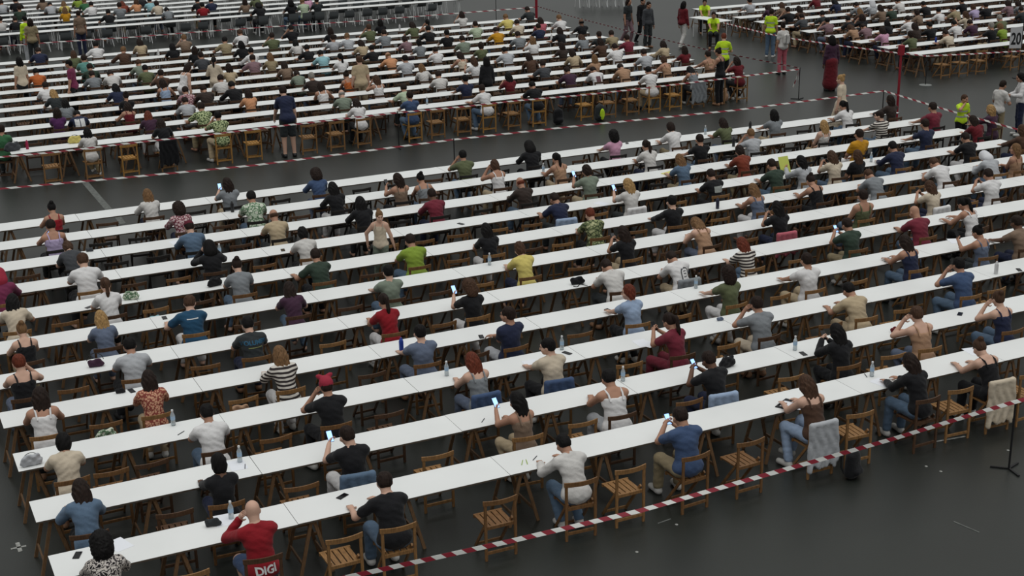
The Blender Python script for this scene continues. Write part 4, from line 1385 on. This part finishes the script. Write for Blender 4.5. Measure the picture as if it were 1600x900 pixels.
# ------------------------------------------------------------------ things on the tables
def on_table(x, y, block=None):
    P = at(x, y, .74); best = None
    for b, (Ys, seams, where) in BLOCK.items():
        for Yn in Ys:
            d = 0 if Yn < P.y < Yn+.59 else min(abs(P.y-Yn), abs(P.y-Yn-.59))
            if seams[0] <= P.x <= seams[-1] and (best is None or d < best[0]): best = (d, Yn)
    return Vector((P.x, min(max(P.y, best[1]+.10), best[1]+.50), .74))
PLAS = mat('clear_plastic', (206, 214, 218), .18, .5, trans=.55); CAPW = mat('cap_white', (214, 214, 214), .5)
BOT_C = MB().lathe([(.028, 0), (.032, .01), (.032, .06), (.029, .075), (.032, .09), (.032, .15), (.014, .195), (.013, .21)], 12).mesh('bottle', PLAS, True)
BOT_F = MB().lathe([(.034, 0), (.036, .01), (.036, .17), (.026, .205), (.02, .21)], 12).mesh('bottle', CAPW, True)
CAPM = MB().lathe([(.015, .205), (.016, .208), (.016, .228), (.012, .231)], 10).mesh('cap', CAPW)
LABM = MB().lathe([(.0325, .085), (.0325, .14)], 12).mesh('wrapper', mat('bottle_wrapper', (150, 176, 200), .5))
def bottle(x, y, label, col=None):
    P = on_table(x, y)
    if col is None:
        o = new('bottle', BOT_C, None, P, RND.random(), label, 'bottle', 'drinks on the tables'); new('wrapper', LABM, o); new('cap', CAPM, o)
    else:
        m = mat('flask_'+col, {'blue': (30, 62, 150), 'navy': (34, 38, 60), 'black': (28, 28, 30), 'magenta': (150, 30, 70), 'green': (30, 76, 72), 'white': (200, 200, 200)}[col], .35)
        o = new('bottle', BOT_F, None, P, 0, label, 'bottle', 'drinks on the tables', mats=[m]); new('cap', CAPM, o, mats=[m])
for x, y, l, c in [(357, 803, 'clear water bottle beside the bald sitter in red', None), (375, 722, 'clear water bottle in second row near the table joint', None), (267, 658, 'clear water bottle in third row behind the red floral sitter', None),
                   (698, 587, 'clear water bottle left of the red-haired sitter in grey', None), (870, 541, 'clear water bottle behind the head of the cream tee sitter', None), (1242, 547, 'clear water bottle left of the long-haired black dress sitter', None),
                   (765, 414, 'clear water bottle in front of the black braided sitter', None), (1079, 446, 'clear water bottle beside the grey hooded jacket', None), (1556, 428, 'pale drink can near right edge in third row', 'white'), (955, 583, 'clear water bottle behind head of white sleeveless sitter', None),
                   (629, 551, 'bright blue drinking bottle left of the blue-grey tee sitter', 'blue'), (849, 270, 'clear water bottle beside the tan ponytail sitter', None), (1102, 210, 'clear water bottle in rearmost front block row', None), (1146, 229, 'small black flask beside the sitter in light grey', 'black'),
                   (338, 393, 'clear water bottle behind the black hooded sitter', None), (362, 330, 'black flask left of the printed green sitter', 'black'), (1121, 326, 'navy flask in front of the square print tee', 'navy'), (1362, 588, 'small clear bottle among papers in the front row', None),
                   (43, 233, 'magenta bottle at left end of middle block front table', 'magenta'), (662, 161, 'clear bottle right of the blue tee sitter, middle block', None), (1463, 68, 'blue bottle beside the cream sitter, far-right block', 'blue'), (441, 76, 'green bottle beside olive sitter in middle block', 'green'), (632, 50, 'white bottle in rear middle block row', 'white'),
                   (1172, 203, 'dark bottle at rear front block row, right half', 'black'), (1361, 253, 'clear cup left of the navy shirt sitter', None), (243, 84, 'pale bottle in middle block, left part', 'white'), (704, 74, 'white bottle in the middle of middle block', 'white'), (854, 61, 'white bottle in middle block, right part', 'white')]:
    bottle(x, y, l, c)
PAPER = mat('paper', (226, 228, 234), .8); SHEET = MB().box(-.105, .105, -.148, .148, 0, .0015).mesh('paper_sheet', PAPER)
def flat(name, me, x, y, rz, label, cat, group='papers and small things on the tables', dz=.0005, mats=None):
    P = on_table(x, y); P.z += dz; return new(name, me, None, P, rz, label, cat, group, None, mats)
for x, y, l in [(346, 806, 'paper sheet beside the bald sitter in red'), (371, 727, 'paper sheet beside the second row water bottle'), (186, 851, 'paper sheet behind the curly black-haired front sitter'), (1378, 598, 'paper sheet left of the long-haired black front sitter'), (830, 568, 'paper sheet left of the cream tee sitter'),
                (1012, 538, 'paper sheet before the maroon sitter'), (595, 489, 'paper sheet before the red tee sitter'), (1164, 505, 'paper sheet before the grey tee sitter with raised hand'), (940, 318, 'paper sheet before the long-haired blond sitter'), (1520, 549, 'paper sheet before the strappy black dress'), (275, 379, 'paper sheet before the denim shirt sitter'),
                (1003, 536, 'second paper sheet left of the maroon sitter'), (1420, 357, 'paper sheet before the bald maroon sitter'), (1490, 376, 'paper sheet before the bluegrey bun sitter')]:
    flat('paper_sheet', SHEET, x, y, RND.uniform(-.5, .5), l, 'paper')
PHB = MB().box(-.037, .037, -.076, .076, 0, .009).mesh('phone', mat('phone_body', (22, 22, 26), .3)); SCR = MB().box(-.033, .033, -.071, .071, .009, .0096).mesh('screen', mat('phone_glass', (14, 14, 18), .1))
LIT = mat('phone_screen_lit', (150, 190, 255), .2, emit=1.3)
for x, y, l in [(257, 497, 'dark phone left of the teal tee sitter'), (205, 610, 'dark phone beside the black wallet'), (478, 637, 'dark phone left of the headscarf sitter'), (754, 528, 'dark phone left of the arms-crossed navy sitter'), (1500, 491, 'dark phone left of the navy tank sitter'), (1255, 553, 'long dark case before the black dress sitter'), (121, 868, 'small dark phone at left end of the front table'),
                (535, 776, 'small dark phone on front table left of the black tee'), (886, 552, 'small dark keys right of the cream tee sitter'), (951, 485, 'folded glasses left of the light blue sitter'), (1595, 423, 'dark phone at right edge, third row'), (1403, 358, 'dark phone left of the bald maroon sitter'), (480, 424, 'dark phone left of dark green tee sitter'),
                (140, 480, 'dark phone left of the white ponytail sitter'), (930, 205, 'dark phone left of the pink curly sitter'), (1430, 191, 'dark phone before the maroon tee sitter at right'), (720, 350, 'pale glasses left of the braided sitter, sixth row'), (442, 391, 'dark phone left of offwhite bob sitter')]:
    o = flat('phone', PHB, x, y, RND.uniform(-1.2, .4), l, 'phone'); new('screen', SCR, o)
PEN = MB().tube([(-.07, 0, .005), (.06, 0, .005), (.072, 0, .005)], [.005, .005, .002], 6).mesh('pen', mat('pen_dark', (30, 34, 44), .4))
GRN = mat('marker_green', (150, 176, 70), .5)
for x, y, l, m in [(816, 723, 'green marker, left one on the front table', GRN), (823, 722, 'green marker, right one on the front table', GRN), (836, 716, 'dark pen right of the green markers', None), (755, 657, 'dark pen on second row table', None), (283, 677, 'dark pen on third row table', None), (1345, 583, 'dark pen on front table, right part', None), (383, 729, 'dark pen beside second row bottle', None)]:
    flat('pen', PEN, x, y, RND.uniform(.6, 1.3), l, 'pen', mats=[m] if m else None)
flat('folder', MB().box(-.17, .17, -.13, .13, 0, .012).mesh('folder', mat('folder_black', (24, 25, 28), .6)), 1233, 633, .5, 'open black folder left of the long brown-haired front sitter', 'folder')
P = on_table(1240, 636); new('paper_sheet', SHEET, None, (P.x, P.y, .7525), .6, 'white paper sheets lying on the black folder', 'paper', 'papers and small things on the tables')
def bag_mesh(w, d, h, lump=.012):
    P = [cone((-w*.7, 0, h*.32), (w*.7, 0, h*.32), h*.32, h*.32, .04), cone((-w*.55, 0, h*.68), (w*.55, 0, h*.68), h*.26, h*.26, .04)]
    V, Q = sdf(P, max(.008, min(w, h)/14), 0, [((0, 0, -1), 0)], lambda F, X, Y, Z: F+lump*np.sin(X*40)*np.sin(Z*45+Y*30)); V[:, 1] *= d/h*1.6
    return npmesh('bag', V, Q, [SKIN['a']])
BAGM = bag_mesh(.11, .07, .13); BAGL = bag_mesh(.16, .10, .20)
STRAP = MB().tube([(.10*math.cos(a)*1.2, .02, .10+.11*math.sin(a)) for a in [math.pi*i/8 for i in range(9)]], .006, 5).mesh('strap', mat('strap_black', (24, 24, 26), .6))
STRAPF = MB().tube([(-.10+.02*i, -.09-.05*math.sin(i*.7), .008) for i in range(12)], .006, 5).mesh('strap', MATS['strap_black'])
CLOTH['pinky'] = (176, 48, 84)
for x, y, me, c, s, l in [(333, 822, BAGM, 'charcoal', .8, 'black pouch on front table left of the bald sitter'), (150, 573, BAGM, 'plum', 1, 'dark purple handbag on table left of the light grey tee'), (902, 444, BAGM, 'black', 1.1, 'black and white bag on table in fifth row'),
                          (1136, 574, BAGL, 'black', .9, 'black handbag behind the phone-holding sitter in black'), (336, 447, BAGL, 'black', .8, 'open black bag on table left of the grey bun sitter'), (205, 468, BAGL, 'printed green', .8, 'patterned cloth bag on table right of the white ponytail'),
                          (50, 727, BAGL, 'lightgrey', .8, 'crumpled clear plastic bag at left end of third row'), (1396, 518, BAGM, 'darkred', .6, 'small dark red case on second row table'), (1385, 408, BAGM, 'offwhite', .6, 'white and black spectacles case left of the navy tank'), (188, 614, BAGM, 'black', .6, 'black wallet on fourth row table'),
                          (117, 223, BAGL, 'yellow', 1, 'pale yellow bag on middle block front table'), (20, 236, BAGL, 'darkgrey', 1.2, 'dark bag slumped at left end of middle block front table'), (1125, 501, BAGM, 'bluegrey', .5, 'small blue-grey case at the third row table joint'), (140, 393, BAGM, 'darkgrey', .6, 'dark spectacles right of the bowed dark grey sitter'), (600, 57, BAGM, 'taupe', 1, 'small bag on a rear middle block table')]:
    o = flat('bag', me, x, y, RND.uniform(-.3, .3), l, 'bag', 'bags on tables and chairs', .001, [cloth(c)]); o.scale = (s, s, s)
    if me is BAGL or s >= 1: new('strap', STRAP if c in ('plum',) or me is BAGL else STRAPF, o)
# bags lying on empty seats, hanging from or standing beside chairs
def at_seat(x, y, me, c, s, l, z=.446):
    ch = min((o for o in COL.objects if o.name.startswith('folding_chair') and o.parent is None and 'kind' not in o), key=lambda o: (lambda q: (q[0]-x)**2+(q[1]-y)**2)(proj((o.location.x, o.location.y, .5))))
    P = Vector((ch.location.x, ch.location.y, z)); o = new('bag', me, None, P, RND.uniform(-.3, .3), l, 'bag', 'bags on tables and chairs', None, [cloth(c)], (s, s, s)); new('strap', STRAP, o); return o
at_seat(172, 672, BAGL, 'printed green', .9, 'patterned bag on an empty seat in fourth row'); at_seat(388, 640, BAGL, 'tan', .9, 'tan bag on an empty seat in fourth row'); at_seat(1489, 548, BAGL, 'cream', .9, 'cream bag on a seat behind the strappy dress sitter')
at_seat(226, 542, BAGL, 'aqua', .8, 'teal bag on a seat behind the light grey tee'); at_seat(1233, 470, BAGL, 'blue', 1, 'blue bag left of the white tee sitter'); at_seat(1503, 286, BAGL, 'blue', 1.2, 'bright blue bag on a seat in the right part'); at_seat(101, 832, BAGM, 'brown', 1, 'small brown bag left of the denim jacket sitter')
BPK = npmesh('backpack', *sdf([cone((-.07, 0, .10), (-.06, 0, .36), .09, .08, .03), cone((.07, 0, .10), (.06, 0, .36), .09, .08, .03), cone((0, 0, .09), (0, 0, .38), .10, .09, .03), cone((-.05, -.09, .13), (.05, -.09, .13), .06, .06, .03), cone((0, 0, .46), (0, .03, .48), .02, .02, .02)], .018, 0, [((0, 0, -1), 0)]), [SKIN['a']])
def backpack(P, rz, c, l, s=1.0):
    o = new('backpack', BPK, None, P, rz, l, 'backpack', 'backpacks', None, [cloth(c)], (s, s, s))
    for sx in (-1, 1): new('strap', MB().tube([(sx*.07, .09, .42), (sx*.09, .15, .34), (sx*.09, .14, .16), (sx*.08, .09, .06)], .012, 6).mesh('strap', MATS['strap_black']), o)
    return o
P = at(1306, 742); backpack((P.x+.14, P.y-.16, 0), .4, 'black', 'black backpack on the floor beside the pale grey jacket', .9)
P = at(866, 190); backpack((P.x-.05, 35.45, 0), 0, 'black', 'black backpack standing before middle block front row', 1.0)
P = at(933, 186, 0); bp_ = backpack((P.x-.05, 35.24, 0), .1, 'charcoal', 'charcoal backpack with lime panel behind white print tee sitter', 1.05)
new('panel', npmesh('panel', *sdf([ell((0, -.13, .2), (.08, .03, .16), None, .02)], .014), [cloth('vest yellow')]), bp_, label='lime panel')
P = at(1127, 160); o = new('bag', BAGL, None, (P.x, P.y, 0), .1, 'large tan paper bag standing at right end of middle block', 'bag', 'bags on tables and chairs', None, [cloth('tan')], (1.5, 1.5, 2.2)); new('strap', STRAP, o)
P = w_bag.location; o = new('bag', BAGL, None, (P.x-.24, P.y-.06, .68), .3, 'big grey shoulder bag carried near the right edge', 'bag', 'bags on tables and chairs', None, [cloth('darkgrey')], (1.5, 1.5, 1.6)); new('strap', STRAP, o)
P = w_rose.location; backpack((P.x+.01, P.y-.20, 1.02), 3.0, 'offwhite', 'pale backpack on the back of woman in rose trousers', .8)
# ------------------------------------------------------------------ phones in hands, the yellow sheet and folder
yel = sitter(1250, 239)[4]
lit = {(541, 677), (808, 628), (1061, 635), (1107, 566), (1047, 519), (353, 294), (915, 276), (980, 298)}
for p, blk, r, X, o, pose, kp, where in ALLP:
    if pose in 'pq' and blk == 'A' and o is not yel:
        g = figure(pose, 'A'); s = o.scale
        h0 = g['hands'][0][0]; h1 = g['hands'][1][0]
        q = (h0+h1)/2 if pose == 'p' else h0+np.array([.015, .01, .02])
        q = q+np.array([0, .015, .03])
        w = Matrix.Translation(o.location) @ Matrix.Rotation(o.rotation_euler[2], 4, 'Z') @ Matrix.Translation(Vector((q[0]*s[0], q[1]*s[1], q[2]*s[2]))) @ Matrix.Rotation(math.radians(50), 4, 'X')
        ph = new('phone', PHB, None, None, 0, 'phone held by %s sitter from left in %s row of %s' % (nth(kp), nth(r+1), where), 'phone', 'phones in hands', mtx=w)
        on = any(abs(p[0]-a) < 12 and abs(p[1]-b) < 14 for a, b in lit) or RND.random() < .3
        new('screen', SCR, ph, mats=[LIT] if on else None)
_t = sitter(1250, 239); _g = figure(_t[5], 'A')['hands'][0][0]
_w = Matrix.Translation(yel.location) @ Matrix.Translation(Vector((_g[0]*yel.scale[0]-.03, _g[1]+.03, _g[2]+.05))) @ Matrix.Rotation(math.radians(66), 4, 'X') @ Matrix.Scale(1.25, 4)
new('paper_sheet', SHEET, None, None, 0, 'yellow sheet held up by a light grey sitter at right', 'paper', 'papers and small things on the tables', None, [mat('paper_yellow', (196, 204, 100), .8)], mtx=_w)
flat('folder', MB().box(-.16, .16, -.12, .12, 0, .01).mesh('folder', mat('folder_yellow', (206, 200, 120), .7)), 1046, 271, .3, 'pale yellow folder before the denim tee sitter', 'folder')

# ------------------------------------------------------------------ far chairs at the top edge and the person cut by the left edge
for i, x in enumerate((908, 922, 938, 951, 964, 977)):
    P = at(x, 11-.35*i); steel_chair(P.x, P.y, RND.uniform(-.2, .2), 'grey chair with white legs at top edge, %s from left beyond the aisle' % nth(i+1), 'chairs beyond the far aisle')
P = at(1, 203, 1.18)
person((P.x, P.y-.18, 0), -.2, 'Sd', 'b', 'green', 's', 'u', 'person in green cut by left edge beside middle block', 'people standing in the aisles', 'A', 'charcoal')
chair(P.x, P.y-.2, -.2, 'wooden folding chair under the person in green, left edge', 'wooden folding chairs of the middle block', 1, CD)
